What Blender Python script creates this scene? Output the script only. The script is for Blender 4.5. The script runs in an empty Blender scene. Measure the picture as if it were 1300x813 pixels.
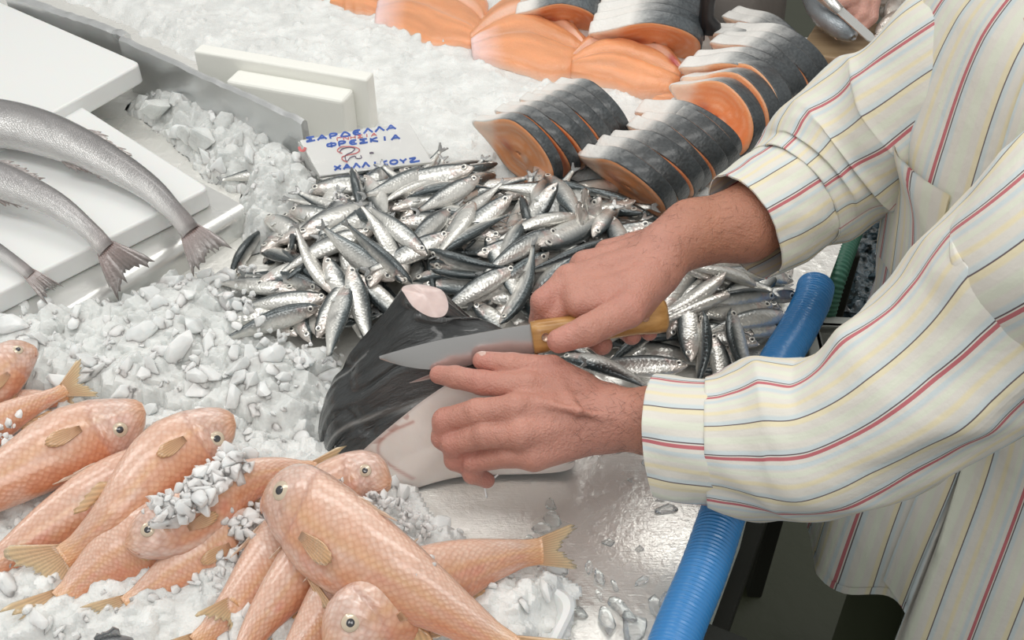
import bpy, bmesh, math, random
import numpy as np
from mathutils import Vector, Matrix

S = bpy.context.scene
COL = S.collection
random.seed(7)
RNG = np.random.default_rng(7)

# ------------------------------------------------------------------ camera, world, light
FPX, IW, IH = 1300.0, 1300, 813
PITCH = math.radians(42.0)
CAM = np.array([0.0, 0.0, 0.85])            # z = 0 is the steel counter top
FW = np.array([0, math.cos(PITCH), -math.sin(PITCH)])
UPV = np.array([0, math.sin(PITCH), math.cos(PITCH)])
cam = bpy.data.cameras.new('camera')
cam.sensor_fit = 'HORIZONTAL'
cam.sensor_width = 36.0
cam.lens = 36.0 * FPX / IW
cam.clip_start = 0.02
camo = bpy.data.objects.new('camera', cam)
COL.objects.link(camo)
camo.location = CAM
camo.rotation_euler = (math.radians(90) - PITCH, 0, 0)
S.camera = camo

S.view_settings.view_transform = 'Standard'
S.view_settings.look = 'None'
S.view_settings.gamma = 1.0
S.view_settings.use_curve_mapping = False
S.view_settings.exposure = -0.04

W = bpy.data.worlds.new('market_hall')
S.world = W
W.use_nodes = True
nt = W.node_tree
bg = nt.nodes['Background']
tc = nt.nodes.new('ShaderNodeTexCoord')
sx = nt.nodes.new('ShaderNodeSeparateXYZ')
rp = nt.nodes.new('ShaderNodeValToRGB')
mr = nt.nodes.new('ShaderNodeMapRange')
mr.inputs['From Min'].default_value = -1
mr.inputs['From Max'].default_value = 1
nt.links.new(tc.outputs['Generated'], sx.inputs[0])
nt.links.new(sx.outputs['Z'], mr.inputs['Value'])
nt.links.new(mr.outputs[0], rp.inputs[0])
e = rp.color_ramp.elements
e[0].position = 0.40
e[0].color = (0.10, 0.105, 0.10, 1)
e[1].position = 0.95
e[1].color = (0.95, 0.95, 0.92, 1)
x = e.new(0.56)
x.color = (0.56, 0.56, 0.53, 1)
x = e.new(0.74)
x.color = (0.92, 0.92, 0.90, 1)
nt.links.new(rp.outputs[0], bg.inputs['Color'])
bg.inputs['Strength'].default_value = 0.62

def area(name, loc, size, power, col=(1, 1, 1), aim=(0, 0.9, 0)):
    l = bpy.data.lights.new(name, 'AREA')
    l.shape = 'RECTANGLE'
    l.size, l.size_y = size
    l.energy = power
    l.color = col
    o = bpy.data.objects.new(name, l)
    COL.objects.link(o)
    o.location = loc
    d = Vector(aim) - Vector(loc)
    o.rotation_euler = d.to_track_quat('-Z', 'Y').to_euler()
    return o
area('ceiling_lamp_far', (-0.05, 2.1, 1.9), (2.1, 0.6), 14, (1, 0.97, 0.92), (0, 1.25, 0))
area('ceiling_lamp_left', (-1.1, 0.9, 1.9), (0.4, 1.4), 9, (1, 0.99, 0.96), (-0.1, 0.8, 0))
area('ceiling_lamp_near', (0.25, 0.35, 2.1), (1.3, 0.35), 9, (1, 0.985, 0.95), (0.1, 0.8, 0))

area('shirt_fill_lamp', (0.2, -0.9, 1.9), (1.4, 0.5), 10, (1, 0.985, 0.96), (0.45, 0.75, 0.1))  # added fill light, aimed to brighten the shirt front

# ------------------------------------------------------------------ geometry helpers
def un(u, v, z=0.0):
    """the place at height z that the photograph shows at (u, v)"""
    d = FW + np.array([1.0, 0, 0]) * (u - IW / 2) / FPX + UPV * (IH / 2 - v) / FPX
    t = (z - CAM[2]) / d[2]
    return CAM + d * t
def unr(u, v):
    return FW + np.array([1.0, 0, 0]) * (u - IW / 2) / FPX + UPV * (IH / 2 - v) / FPX
def nrm(a):
    a = np.asarray(a, float)
    return a / (np.linalg.norm(a) + 1e-12)
def sstep(a, b, x):
    t = np.clip((x - a) / (b - a), 0, 1)
    return t * t * (3 - 2 * t)
def _h(ix, iy, iz, seed):
    n = (ix.astype(np.int64) * 374761393 + iy.astype(np.int64) * 668265263 + iz.astype(np.int64) * 2147483647 + seed * 974711) & 0xFFFFFFFF
    n = ((n ^ (n >> 13)) * 1274126177) & 0xFFFFFFFF
    return ((n ^ (n >> 16)) & 0xFFFF) / 65535.0
def vnoise(x, y, z=None, seed=0):
    x = np.asarray(x, float); y = np.asarray(y, float)
    z = np.zeros_like(x) if z is None else np.asarray(z, float)
    ix, iy, iz = np.floor(x), np.floor(y), np.floor(z)
    fx, fy, fz = x - ix, y - iy, z - iz
    fx, fy, fz = [t * t * (3 - 2 * t) for t in (fx, fy, fz)]
    r = 0
    for a in (0, 1):
        for b in (0, 1):
            for c in (0, 1):
                w = (fx if a else 1 - fx) * (fy if b else 1 - fy) * (fz if c else 1 - fz)
                r = r + w * _h(ix + a, iy + b, iz + c, seed)
    return r * 2 - 1
def fbm(x, y, z=None, seed=0, oct=3):
    r, a = 0, 0.5
    for k in range(oct):
        r = r + a * vnoise(np.asarray(x) * 2 ** k, np.asarray(y) * 2 ** k, None if z is None else np.asarray(z) * 2 ** k, seed + k)
        a *= 0.5
    return r
def cr(pts, ts, closed=False):
    """Catmull-Rom through pts, sampled at ts (0..n-1, or 0..n when closed)"""
    P = np.asarray(pts, float); n = len(P)
    ts = np.asarray(ts, float)
    if closed:
        i = np.floor(ts).astype(int)
        f = (ts - i)[:, None]
        g = lambda k: P[(i + k) % n]
    else:
        i = np.clip(np.floor(ts).astype(int), 0, n - 2)
        f = (ts - i)[:, None]
        Q = np.vstack([2 * P[0] - P[1], P, 2 * P[-1] - P[-2]])
        g = lambda k: Q[i + 1 + k]
    p0, p1, p2, p3 = g(-1), g(0), g(1), g(2)
    return 0.5 * (2 * p1 + (p2 - p0) * f + (2 * p0 - 5 * p1 + 4 * p2 - p3) * f ** 2 + (3 * p1 - p0 - 3 * p2 + p3) * f ** 3)
def resample(pts, n):
    P = cr(pts, np.linspace(0, len(pts) - 1, 200))
    s = np.r_[0, np.cumsum(np.linalg.norm(np.diff(P, axis=0), axis=1))]
    t = np.linspace(0, s[-1], n)
    return np.stack([np.interp(t, s, P[:, k]) for k in range(P.shape[1])], 1), s[-1]
def interp(tab, t):
    a = np.array(tab)
    return np.interp(t, a[:, 0], a[:, 1])

class MB:
    """collects pieces of geometry that become ONE mesh object"""
    def __init__(self):
        self.v, self.f, self.m, self.c, self.uv = [], [], [], [], []
        self.n = 0
    def add(self, V, F, mat=0, col=None, uv=None):
        V = np.asarray(V, float)
        self.v.append(V)
        self.f += [tuple(int(i) + self.n for i in f) for f in F]
        self.m += [mat] * len(F) if np.isscalar(mat) else list(mat)
        self.c.append(np.ones((len(V), 3)) if col is None else np.broadcast_to(np.asarray(col, float), (len(V), 3)))
        self.uv.append(np.zeros((len(V), 2)) if uv is None else np.asarray(uv, float))
        self.n += len(V)
        return self
    def grid(self, P, mat=0, col=None, uv=None, close_u=False, close_v=False, flip=False):
        P = np.asarray(P); a, b = P.shape[:2]
        F = []
        for i in range(a if close_u else a - 1):
            for j in range(b if close_v else b - 1):
                q = [i * b + j, i * b + (j + 1) % b, ((i + 1) % a) * b + (j + 1) % b, ((i + 1) % a) * b + j]
                F.append(q[::-1] if flip else q)
        c = None if col is None else (np.asarray(col).reshape(-1, 3) if np.ndim(col) > 1 else col)
        return self.add(P.reshape(-1, 3), F, mat, c, None if uv is None else np.asarray(uv).reshape(-1, 2))
    def tube(self, pts, r, n=10, mat=0, col=None, caps=True):
        P = np.asarray(pts, float); k = len(P)
        r = np.broadcast_to(np.asarray(r, float), (k,))
        T = np.gradient(P, axis=0)
        T /= np.linalg.norm(T, axis=1)[:, None] + 1e-12
        u = np.array([0, 0, 1.0]) if abs(T[0][2]) < .9 else np.array([1.0, 0, 0])
        R = []
        for i in range(k):
            a = nrm(np.cross(T[i], u)); b = np.cross(a, T[i]); u = b
            th = np.linspace(0, 2 * np.pi, n, endpoint=False)
            R.append(P[i] + r[i] * (np.cos(th)[:, None] * a + np.sin(th)[:, None] * b))
        base = self.n
        self.grid(np.array(R), mat, col, close_v=True)
        if caps:
            self.f += [tuple(base + j for j in range(n)), tuple(base + (k - 1) * n + j for j in range(n))[::-1]]
            self.m += [mat, mat]
        return self
    def box(self, lo, hi, mat=0, M=None, col=None):
        V = np.array([[x, y, z] for x in (lo[0], hi[0]) for y in (lo[1], hi[1]) for z in (lo[2], hi[2])], float)
        if M is not None:
            V = V @ np.array(M)[:3, :3].T + np.array(M)[:3, 3]
        return self.add(V, [(0, 1, 3, 2), (4, 6, 7, 5), (0, 4, 5, 1), (2, 3, 7, 6), (0, 2, 6, 4), (1, 5, 7, 3)], mat, col)
    def prism(self, base, top, mat=0, col=None):
        n = len(base)
        V = np.vstack([base, top])
        F = [tuple(range(n))[::-1], tuple(range(n, 2 * n))] + [(i, (i + 1) % n, n + (i + 1) % n, n + i) for i in range(n)]
        return self.add(V, F, mat, col)
    def build(self, name, mats, parent=None, smooth=True, bevel=0, fix=False, autosmooth=None, org=None):
        me = bpy.data.meshes.new(name)
        V = np.vstack(self.v)
        if org is None and parent is not None:
            org = parent.matrix_basis.translation if parent.parent is None else parent.parent.matrix_basis.translation
        if org is not None: V = V - np.array(org)
        me.from_pydata(V.tolist(), [], self.f)
        for m in (mats if isinstance(mats, (list, tuple)) else [mats]):
            me.materials.append(m)
        me.polygons.foreach_set('material_index', np.array(self.m, np.int32))
        ca = me.color_attributes.new('Col', 'FLOAT_COLOR', 'POINT')
        C = np.vstack(self.c)
        ca.data.foreach_set('color', np.c_[C, np.ones(len(C))].astype(np.float32).ravel())
        uvl = me.uv_layers.new(name='UVMap')
        li = np.empty(len(me.loops), np.int32)
        me.loops.foreach_get('vertex_index', li)
        uvl.data.foreach_set('uv', np.vstack(self.uv)[li].astype(np.float32).ravel())
        me.polygons.foreach_set('use_smooth', np.full(len(me.polygons), smooth))
        me.validate()
        if fix:
            bm = bmesh.new(); bm.from_mesh(me)
            bmesh.ops.recalc_face_normals(bm, faces=bm.faces)
            bm.to_mesh(me); bm.free()
        if autosmooth is not None:
            me.set_sharp_from_angle(angle=math.radians(autosmooth))
        o = bpy.data.objects.new(name, me)
        COL.objects.link(o)
        if parent is not None:
            o.parent = parent
        if bevel:
            b = o.modifiers.new('bevel', 'BEVEL'); b.width = bevel; b.segments = 3; b.limit_method = 'ANGLE'; b.angle_limit = math.radians(35)
        return o
def tag(o, label=None, cat=None, group=None, kind=None):
    if label: o['label'] = label
    if cat: o['category'] = cat
    if group: o['group'] = group
    if kind: o['kind'] = kind
    return o
def empty(name, loc=(0, 0, 0), label=None, cat=None, group=None):
    o = bpy.data.objects.new(name, None)
    o.empty_display_size = 0.03
    COL.objects.link(o)
    o.location = loc
    return tag(o, label, cat, group)
def surface_nets(F, org, h):
    ins = F < 0
    c = ins[:-1, :-1, :-1].astype(np.int8)
    nx, ny, nz = F.shape
    cnt = np.zeros((nx - 1, ny - 1, nz - 1), np.int8)
    for a in (0, 1):
        for b in (0, 1):
            for d in (0, 1):
                cnt += ins[a:nx - 1 + a, b:ny - 1 + b, d:nz - 1 + d]
    act = (cnt > 0) & (cnt < 8)
    idx = -np.ones(act.shape, np.int64)
    I = np.argwhere(act)
    idx[act] = np.arange(len(I))
    corner = {(a, b, d): F[I[:, 0] + a, I[:, 1] + b, I[:, 2] + d] for a in (0, 1) for b in (0, 1) for d in (0, 1)}
    acc = np.zeros((len(I), 3)); k = np.zeros(len(I))
    for ax in range(3):
        for p in (0, 1):
            for q in (0, 1):
                o = [0, 0, 0]; o[(ax + 1) % 3] = p; o[(ax + 2) % 3] = q
                o2 = list(o); o2[ax] = 1
                f0, f1 = corner[tuple(o)], corner[tuple(o2)]
                x = (f0 < 0) != (f1 < 0)
                t = np.where(x, f0 / np.where(x, f0 - f1, 1), 0)
                P = np.tile(np.array(o, float), (len(I), 1)); P[:, ax] = t
                acc += P * x[:, None]; k += x
    V = (I + acc / k[:, None]) * h + org
    Q = []
    for ax in range(3):
        b, d = (ax + 1) % 3, (ax + 2) % 3
        sl0 = [slice(None)] * 3; sl1 = [slice(None)] * 3
        sl0[ax] = slice(0, -1); sl1[ax] = slice(1, None)
        x = ins[tuple(sl0)] != ins[tuple(sl1)]
        E = np.argwhere(x)
        ok = (E[:, b] > 0) & (E[:, d] > 0) & (E[:, b] < F.shape[b] - 1) & (E[:, d] < F.shape[d] - 1)
        E = E[ok]
        s = ins[tuple(E.T)]
        g = []
        for (db, dd) in ((1, 1), (0, 1), (0, 0), (1, 0)):
            e2 = E.copy(); e2[:, b] -= db; e2[:, d] -= dd
            g.append(idx[tuple(e2.T)])
        g = np.stack(g, 1)
        g[~s] = g[~s][:, ::-1]
        Q.append(g)
    return V, np.vstack(Q)
def smin(a, b, k):
    h = np.clip(0.5 + 0.5 * (b - a) / k, 0, 1)
    return b * (1 - h) + a * h - k * h * (1 - h)
def capsule(P, a, b, ra, rb):
    a = np.asarray(a, float); b = np.asarray(b, float)
    ab = b - a
    t = np.clip(((P - a) @ ab) / (ab @ ab), 0, 1)
    return np.linalg.norm(P - a - t[..., None] * ab, axis=-1) - (ra + (rb - ra) * t)

# ------------------------------------------------------------------ materials
class Mat:
    def __init__(self, name):
        self.m = bpy.data.materials.new(name)
        self.m.use_nodes = True
        self.t = self.m.node_tree
        self.b = self.t.nodes['Principled BSDF']
        self.out = self.t.nodes['Material Output']
    def n(self, kind, **kw):
        x = self.t.nodes.new('ShaderNode' + kind)
        for k, v in kw.items():
            if k in x.inputs: x.inputs[k].default_value = v
            else: setattr(x, k, v)
        return x
    def l(self, a, b):
        self.t.links.new(a, b)
    def set(self, **kw):
        for k, v in kw.items():
            k = k.replace('_', ' ')
            if k == 'Base Color' and len(v) == 3: v = (*v, 1)
            self.b.inputs[k].default_value = v
        return self
    def attr(self, name='Col'):
        a = self.n('Attribute', attribute_name=name)
        return a
    def coord(self, what='Object', scale=(1, 1, 1), rot=(0, 0, 0)):
        c = self.n('TexCoord'); m = self.n('Mapping')
        m.inputs['Scale'].default_value = scale
        m.inputs['Rotation'].default_value = rot
        self.l(c.outputs[what], m.inputs[0])
        return m.outputs[0]
    def noise(self, vec, scale, detail=3, rough=0.5):
        x = self.n('TexNoise', Scale=scale, Detail=detail, Roughness=rough)
        self.l(vec, x.inputs['Vector'])
        return x.outputs['Fac']
    def voro(self, vec, scale, feature='F1', rnd=1.0):
        x = self.n('TexVoronoi', Scale=scale, feature=feature)
        x.inputs['Randomness'].default_value = rnd
        self.l(vec, x.inputs['Vector'])
        return x
    def ramp(self, fac, stops, mode='LINEAR'):
        r = self.n('ValToRGB')
        r.color_ramp.interpolation = mode
        el = r.color_ramp.elements
        while len(el) > 1: el.remove(el[0])
        el[0].position = stops[0][0]; el[0].color = (*stops[0][1], 1)
        for p, c in stops[1:]:
            q = el.new(p); q.color = (*c, 1)
        self.l(fac, r.inputs[0])
        return r.outputs[0]
    def math(self, op, a, b=None):
        x = self.n('Math', operation=op)
        for i, q in enumerate((a, b)):
            if q is None: continue
            if isinstance(q, (int, float)): x.inputs[i].default_value = q
            else: self.l(q, x.inputs[i])
        return x.outputs[0]
    def mix(self, fac, a, b, mode='MIX'):
        x = self.n('Mix', data_type='RGBA', blend_type=mode)
        for s, q in ((0, fac), (6, a), (7, b)):
            if isinstance(q, (int, float)): x.inputs[s].default_value = q
            elif isinstance(q, tuple): x.inputs[s].default_value = (*q, 1)
            else: self.l(q, x.inputs[s])
        return x.outputs[2]
    def bump(self, hgt, strength=0.3, dist=0.002, prev=None):
        x = self.n('Bump', Strength=strength, Distance=dist)
        self.l(hgt, x.inputs['Height'])
        if prev is not None: self.l(prev, x.inputs['Normal'])
        return x.outputs[0]
    def color(self, c): self.l(c, self.b.inputs['Base Color']); return self
    def normal(self, nn): self.l(nn, self.b.inputs['Normal']); return self

def simple(name, col, rough=0.5, metal=0.0, bumps=None, **kw):
    m = Mat(name).set(Base_Color=col, Roughness=rough, Metallic=metal, **kw)
    if bumps:
        sc, st, di = bumps
        m.normal(m.bump(m.noise(m.coord(), sc, 4), st, di))
    return m.m

def m_ice(name, base, trans, sss, bump_scale, bump_st, rough=0.12):
    m = Mat(name).set(Base_Color=base, Roughness=rough, IOR=1.31, Transmission_Weight=trans, Subsurface_Weight=sss, Subsurface_Scale=0.01)
    m.b.inputs['Subsurface Radius'].default_value = (0.9, 1.0, 1.05)
    co = m.coord()
    m.color(m.mix(m.ramp(m.noise(co, 22, 4, .6), [(.38, (0, 0, 0)), (.62, (1, 1, 1))]), tuple(c * .84 for c in base), base))
    n1 = m.bump(m.noise(co, bump_scale, 4, 0.6), bump_st, 0.003)
    n2 = m.bump(m.voro(co, bump_scale * 1.7).outputs['Distance'], bump_st * 0.8, 0.003, n1)
    m.normal(n2)
    return m.m
M = {}
M['ice'] = m_ice('crushed_ice', (0.76, 0.775, 0.76), 0.0, 0.7, 150, 0.3, 0.2)
M['chunk'] = m_ice('ice_chunk', (0.86, 0.88, 0.875), 0.0, 0.8, 70, 0.12, 0.14)
M['clear'] = m_ice('clear_ice', (0.90, 0.92, 0.92), 0.0, 0.9, 60, 0.15, 0.07)
M['snow'] = m_ice('packed_ice', (0.86, 0.87, 0.855), 0.0, 0.6, 200, 0.35, 0.3)
M['foam'] = simple('white_plastic', (0.80, 0.81, 0.80), 0.35, 0, (60, 0.05, 0.001), Subsurface_Weight=0.1, Subsurface_Scale=0.01)
M['foam_old'] = simple('yellowed_foam', (0.86, 0.86, 0.81), 0.5, 0, (120, 0.15, 0.002))

def m_steel(name, base, rough, drops=False, scratch=0.12):
    m = Mat(name).set(Base_Color=base, Roughness=rough, Metallic=0.85)
    co = m.coord()
    big = m.noise(co, 5, 3)
    r = m.n('MapRange')
    r.inputs['To Min'].default_value = rough * 0.6
    r.inputs['To Max'].default_value = rough * 1.5
    m.l(big, r.inputs['Value']); m.l(r.outputs[0], m.b.inputs['Roughness'])
    n = m.bump(m.noise(co, 30, 5, 0.65), scratch, 0.004)
    sc = m.coord('Object', (14, 160, 60), (0, 0, 0.6))
    n = m.bump(m.noise(sc, 4, 3), scratch * 0.6, 0.001, n)
    if drops:
        v = m.voro(co, 55)
        d = m.n('MapRange'); d.inputs['From Min'].default_value = 0.0; d.inputs['From Max'].default_value = 0.28
        d.inputs['To Min'].default_value = 1; d.inputs['To Max'].default_value = 0
        m.l(v.outputs['Distance'], d.inputs['Value'])
        n = m.bump(d.outputs[0], 0.25, 0.002, n)
    m.normal(n)
    return m.m
M['steel'] = m_steel('stainless_steel', (0.72, 0.72, 0.70), 0.28)
M['steel_wet'] = m_steel('wet_steel', (0.90, 0.89, 0.85), 0.26, True, 0.5)
M['steel_wet'].node_tree.nodes['Principled BSDF'].inputs['Metallic'].default_value = 0.6
M['foil'] = m_steel('foil_laminate', (0.68, 0.69, 0.69), 0.3, False, 0.35)

def m_fish(name, rough=0.25, scale_sz=0.0, scale_st=0.3, metal=0.0, sss=0.15, noise_st=0.25, scale_tint=None, rnd=0.5, trans=0.0):
    m = Mat(name).set(Roughness=rough, Metallic=metal, Coat_Weight=0.8, Coat_Roughness=0.12, Subsurface_Weight=sss, Subsurface_Scale=0.006, Transmission_Weight=trans)
    m.b.inputs['Subsurface Radius'].default_value = (1, 0.6, 0.45)
    col = m.attr().outputs['Color']
    co = m.coord()
    nb = m.bump(m.noise(co, 160, 4, 0.6), noise_st, 0.002)
    if scale_sz:
        uvv = m.coord('UV', (1 / scale_sz, 1 / scale_sz, 1), (0, 0, math.radians(45)))
        v = m.voro(uvv, 1.0, 'F1', rnd)
        nb = m.bump(v.outputs['Distance'], scale_st, 0.002, nb)
        if scale_tint:
            fac = m.ramp(v.outputs['Distance'], [(0.25, (0, 0, 0)), (0.62, (1, 1, 1))])
            f2 = m.math('MULTIPLY', fac, scale_tint[1])
            col = m.mix(f2, col, scale_tint[0], 'MULTIPLY')
    m.color(col); m.normal(nb)
    return m.m
M['mullet'] = m_fish('mullet_skin', 0.3, 0.0050, 0.40, 0, 0.2, 0.30, ((0.74, 0.46, 0.32), 0.34), 0.45)
M['sardine'] = m_fish('sardine_skin', 0.22, 0.004, 0.22, 0.55, 0.0, 0.3)
M['hake'] = m_fish('hake_skin', 0.26, 0.0028, 0.3, 0.35, 0.05, 0.3)
M['fin'] = m_fish('fin_membrane', 0.3, 0, 0, 0, 0.1, 0.5, None, 0.5, 0.3)
M['eye_white'] = simple('fish_iris', (0.66, 0.55, 0.42), 0.15, 0.2)
M['eye_silver'] = simple('sardine_iris', (0.80, 0.78, 0.72), 0.15, 0.4)
M['eye_rim'] = simple('fish_eye_rim', (0.52, 0.30, 0.22), 0.2)
M['pupil'] = simple('fish_pupil', (0.035, 0.035, 0.04), 0.05, 0, None, Coat_Weight=1.0)
# ------------------------------------------------------------------ fish
def frames(C, dors):
    T = np.gradient(C, axis=0)
    T /= np.linalg.norm(T, axis=1)[:, None]
    D = np.broadcast_to(np.asarray(dors, float), C.shape).copy()
    D -= (D * T).sum(1)[:, None] * T
    D /= np.linalg.norm(D, axis=1)[:, None]
    return T, D, np.cross(T, D)
def fish_body(C, dors, L, hh, hw, colf, nr=44, na=24, seed=0, cut=0.22, hl=None):
    """closed skin round the centreline C (nose to tail root); colf(t, y, seed) gives the skin colour, y = -1 belly .. 1 back"""
    ts = np.linspace(0, 1, nr) ** 1.25
    Cs = np.stack([np.interp(ts, np.linspace(0, 1, len(C)), C[:, k]) for k in range(3)], 1)
    T, D, N = frames(Cs, dors if np.ndim(dors) == 1 else np.stack([np.interp(ts, np.linspace(0, 1, len(dors)), dors[:, k]) for k in range(3)], 1))
    H = interp(hh, ts) * L; Wd = interp(hw, ts) * L
    th = np.linspace(0, 2 * np.pi, na, endpoint=False)
    cth, sth = np.cos(th), np.sin(th)
    HL = H if hl is None else interp(hl, ts) * L
    se = lambda a, p: np.sign(a) * np.abs(a) ** p
    P = Cs[:, None] + D[:, None] * (np.where(cth[None] > 0, H[:, None], HL[:, None]) * se(cth, 0.95)[None])[..., None] + N[:, None] * (Wd[:, None] * se(sth, 0.85)[None])[..., None]
    # gill cover edge and a mouth line as real relief
    gill = np.exp(-((ts[:, None] - (cut - 0.035 * np.cos(th)[None] ** 2)) / 0.013) ** 2) * (np.abs(sth)[None] > 0.25)
    P -= N[:, None] * np.sign(sth)[None, :, None] * (gill * 0.14 * Wd[:, None])[..., None]
    y = np.broadcast_to(cth[None], (nr, na)); tt = np.broadcast_to(ts[:, None], (nr, na))
    col = colf(tt, y, np.broadcast_to(sth[None], (nr, na)), seed)
    uv = np.stack([tt * L, np.broadcast_to(((th / (2 * np.pi)) * 2)[None], (nr, na)) * (np.max(H) + np.max(Wd)) * 1.6], -1)
    b = MB().grid(P, 0, col, uv, close_v=True)
    b.f += [tuple(range(na)), tuple((nr - 1) * na + j for j in range(na))[::-1]]
    b.m += [0, 0]
    return b, (Cs, T, D, N, H, Wd, ts)
def at(fr, t):
    Cs, T, D, N, H, Wd, ts = fr
    g = lambda A: np.array([np.interp(t, ts, A[:, k]) for k in range(3)])
    return g(Cs), nrm(g(T)), nrm(g(D)), nrm(g(N)), np.interp(t, ts, H), np.interp(t, ts, Wd)
def fish_eye(fr, t, y, side, r, mats, bulge=0.35, rim=True):
    c, T, D, N, H, Wd = at(fr, t)
    sx = math.sqrt(max(0, 1 - y * y)) ** 0.85
    p = c + D * H * y + N * side * Wd * sx
    n = nrm(N * side * sx / max(Wd, 1e-4) + D * y / max(H, 1e-4)) if True else N
    n = nrm(n)
    a = nrm(np.cross(n, D)); b = np.cross(n, a)
    m = MB()
    prof = [(1.25, -0.10, 2), (1.2, 0.06, 2), (1.0, 0.16, 0), (0.80, 0.22, 0), (0.56, bulge * 0.8, 0), (0.52, bulge * 0.82, 1), (0.3, bulge * 0.98, 1), (0.0, bulge * 1.05, 1)]
    if not rim: prof = [(1.1, -0.15, 0)] + prof[2:]
    k = 16
    th = np.linspace(0, 2 * np.pi, k, endpoint=False)
    ring = np.array([[p + r * q * (np.cos(x) * a + np.sin(x) * b) + n * r * h for x in th] for q, h, _ in prof])
    for i in range(len(prof) - 1):
        m.grid(ring[i:i + 2], prof[i + 1][2], close_v=True)
    return m
def fan(root_a, root_b, dirv, spread, length, fork, nrm_, col0, col1, n=17, m=7, seed=0, thick=0.0009, rag=0.12, curl=0.0, rnd=0.0):
    """a rayed fin: root edge a-b, rays along dirv opened by spread, trailing edge notched by fork"""
    rg = np.random.default_rng(seed)
    root_a, root_b, dirv, nn = [np.asarray(q, float) for q in (root_a, root_b, dirv, nrm_)]
    ax = nrm(root_b - root_a)
    s = np.linspace(-1, 1, n)
    ln = length * (1 - fork * (1 - np.abs(s)) ** 0.8) * (1 - 0.25 * (np.abs(s) > 0.97)) * (1 + rag * rg.uniform(-1, 1, n)) * (1 - rnd * s ** 2) * (1 - (.10 if not rnd else .03) * (np.arange(n) % 2))
    v = np.linspace(0, 1, m)
    P = np.zeros((n, m, 3)); C = np.zeros((n, m, 3))
    for i in range(n):
        o = root_a + (root_b - root_a) * (s[i] + 1) / 2
        d = nrm(dirv * math.cos(spread * s[i]) + ax * math.sin(spread * s[i]))
        for j in range(m):
            P[i, j] = o + d * ln[i] * v[j] + nn * (curl * v[j] ** 2 * length + (thick * 0.9 if i % 2 else 0) * (1 - v[j] * .6))
            k = v[j]
            C[i, j] = (np.asarray(col0) * (1 - k) + np.asarray(col1) * k) * (1.12 if i % 2 else .80)
    b = MB()
    b.grid(P + nn * thick * .5, 0, C)
    b.grid(P - nn * thick * .5, 0, C, flip=True)
    A = b.n // 2
    edge = [i * m for i in range(n)] + [(n - 1) * m + j for j in range(1, m)] + [i * m + m - 1 for i in range(n - 2, -1, -1)] + [j for j in range(m - 2, 0, -1)]
    for i in range(len(edge)):
        p, q = edge[i], edge[(i + 1) % len(edge)]
        b.f.append((p, q, q + A, p + A)); b.m.append(0)
    return b

# --- red mullet
MU_H = [(0, .020), (.02, .040), (.06, .070), (.12, .096), (.2, .114), (.3, .122), (.42, .118), (.6, .093), (.78, .062), (.92, .041), (1, .040)]
MU_L = [(0, .030), (.02, .048), (.06, .062), (.12, .078), (.2, .100), (.3, .118), (.42, .116), (.6, .092), (.78, .061), (.92, .041), (1, .040)]
MU_U = [(0, .012), (.015, .042), (.04, .074), (.08, .102), (.13, .118), (.2, .124), (.3, .125), (.42, .119), (.6, .093), (.78, .062), (.92, .041), (1, .040)]
MU_W = [(0, .014), (.02, .030), (.06, .047), (.12, .060), (.2, .068), (.3, .070), (.42, .067), (.6, .052), (.78, .033), (.92, .018), (1, .012)]
def mullet_col(tone, inv=False):
    def f(t, y, s, seed):
        if inv: y = -y
        n = fbm(t * 9, y * 2.2, s * 2, seed, 3)
        n2 = fbm(t * 30, y * 7, s * 7, seed + 5, 2)
        back = np.array([0.76, 0.52, 0.41])  # paler than the flank: overhead highlight put into the skin colour
        flank = np.array([0.75, 0.45, 0.32])
        belly = np.array([0.66, 0.27, 0.14]) * tone[0]
        w = sstep(-0.85, 0.15, y + n * .5)[..., None]; w2 = sstep(0.1, 0.8, y + n * .45)[..., None]
        c = belly * (1 - w) + flank * w
        c = c * (1 - w2) + back * w2
        pale = sstep(.15, .45, fbm(t * 5 + 3, y * 1.5, s * 2, seed + 40, 2))[..., None]
        c = c * (1 - .62 * pale) + np.array([.82, .67, .59]) * tone[1] * .62 * pale
        kel = sstep(-.86, -.99, y)[..., None]
        c = c * (1 - .5 * kel) + np.array([.86, .70, .60]) * .5 * kel
        st = np.exp(-((np.abs(y - 0.22 + n * .08)) / 0.10) ** 2) + .7 * np.exp(-((np.abs(y + 0.28 + n * .08)) / 0.08) ** 2)
        c = c * (1 - .38 * st[..., None]) + np.array([0.78, 0.48, 0.18]) * .38 * st[..., None]
        red = sstep(0.15, 0.5, n + 0.15 * n2)[..., None] * sstep(.5, -.2, y)[..., None]
        c = c * (1 - .5 * red) + np.array([0.70, 0.24, 0.17]) * .5 * red
        hd = sstep(0.23, 0.15, t)[..., None]
        c = c * (1 - .6 * hd) + (np.array([0.72, 0.57, 0.52]) + n2[..., None] * .34) * .6 * hd
        ge = (np.exp(-((t - (.185 + .035 * (1 - y * y))) / .010) ** 2) + .6 * np.exp(-((t - (.125 + .03 * (1 - y * y))) / .007) ** 2) * (y < .4))[..., None]
        c = c * (1 - .4 * ge) + np.array([.55, .30, .26]) * .4 * ge
        sn = sstep(0.09, 0.0, t)[..., None]
        c = c * (1 - .6 * sn) + np.array([0.80, 0.42, 0.22]) * .6 * sn
        tl = sstep(0.86, 1.0, t)[..., None]
        c = c * (1 - .5 * tl) + np.array([0.84, 0.50, 0.22]) * .5 * tl
        return np.clip(c * (1 + .10 * n2[..., None]), 0.02, 1)
    return f
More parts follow.
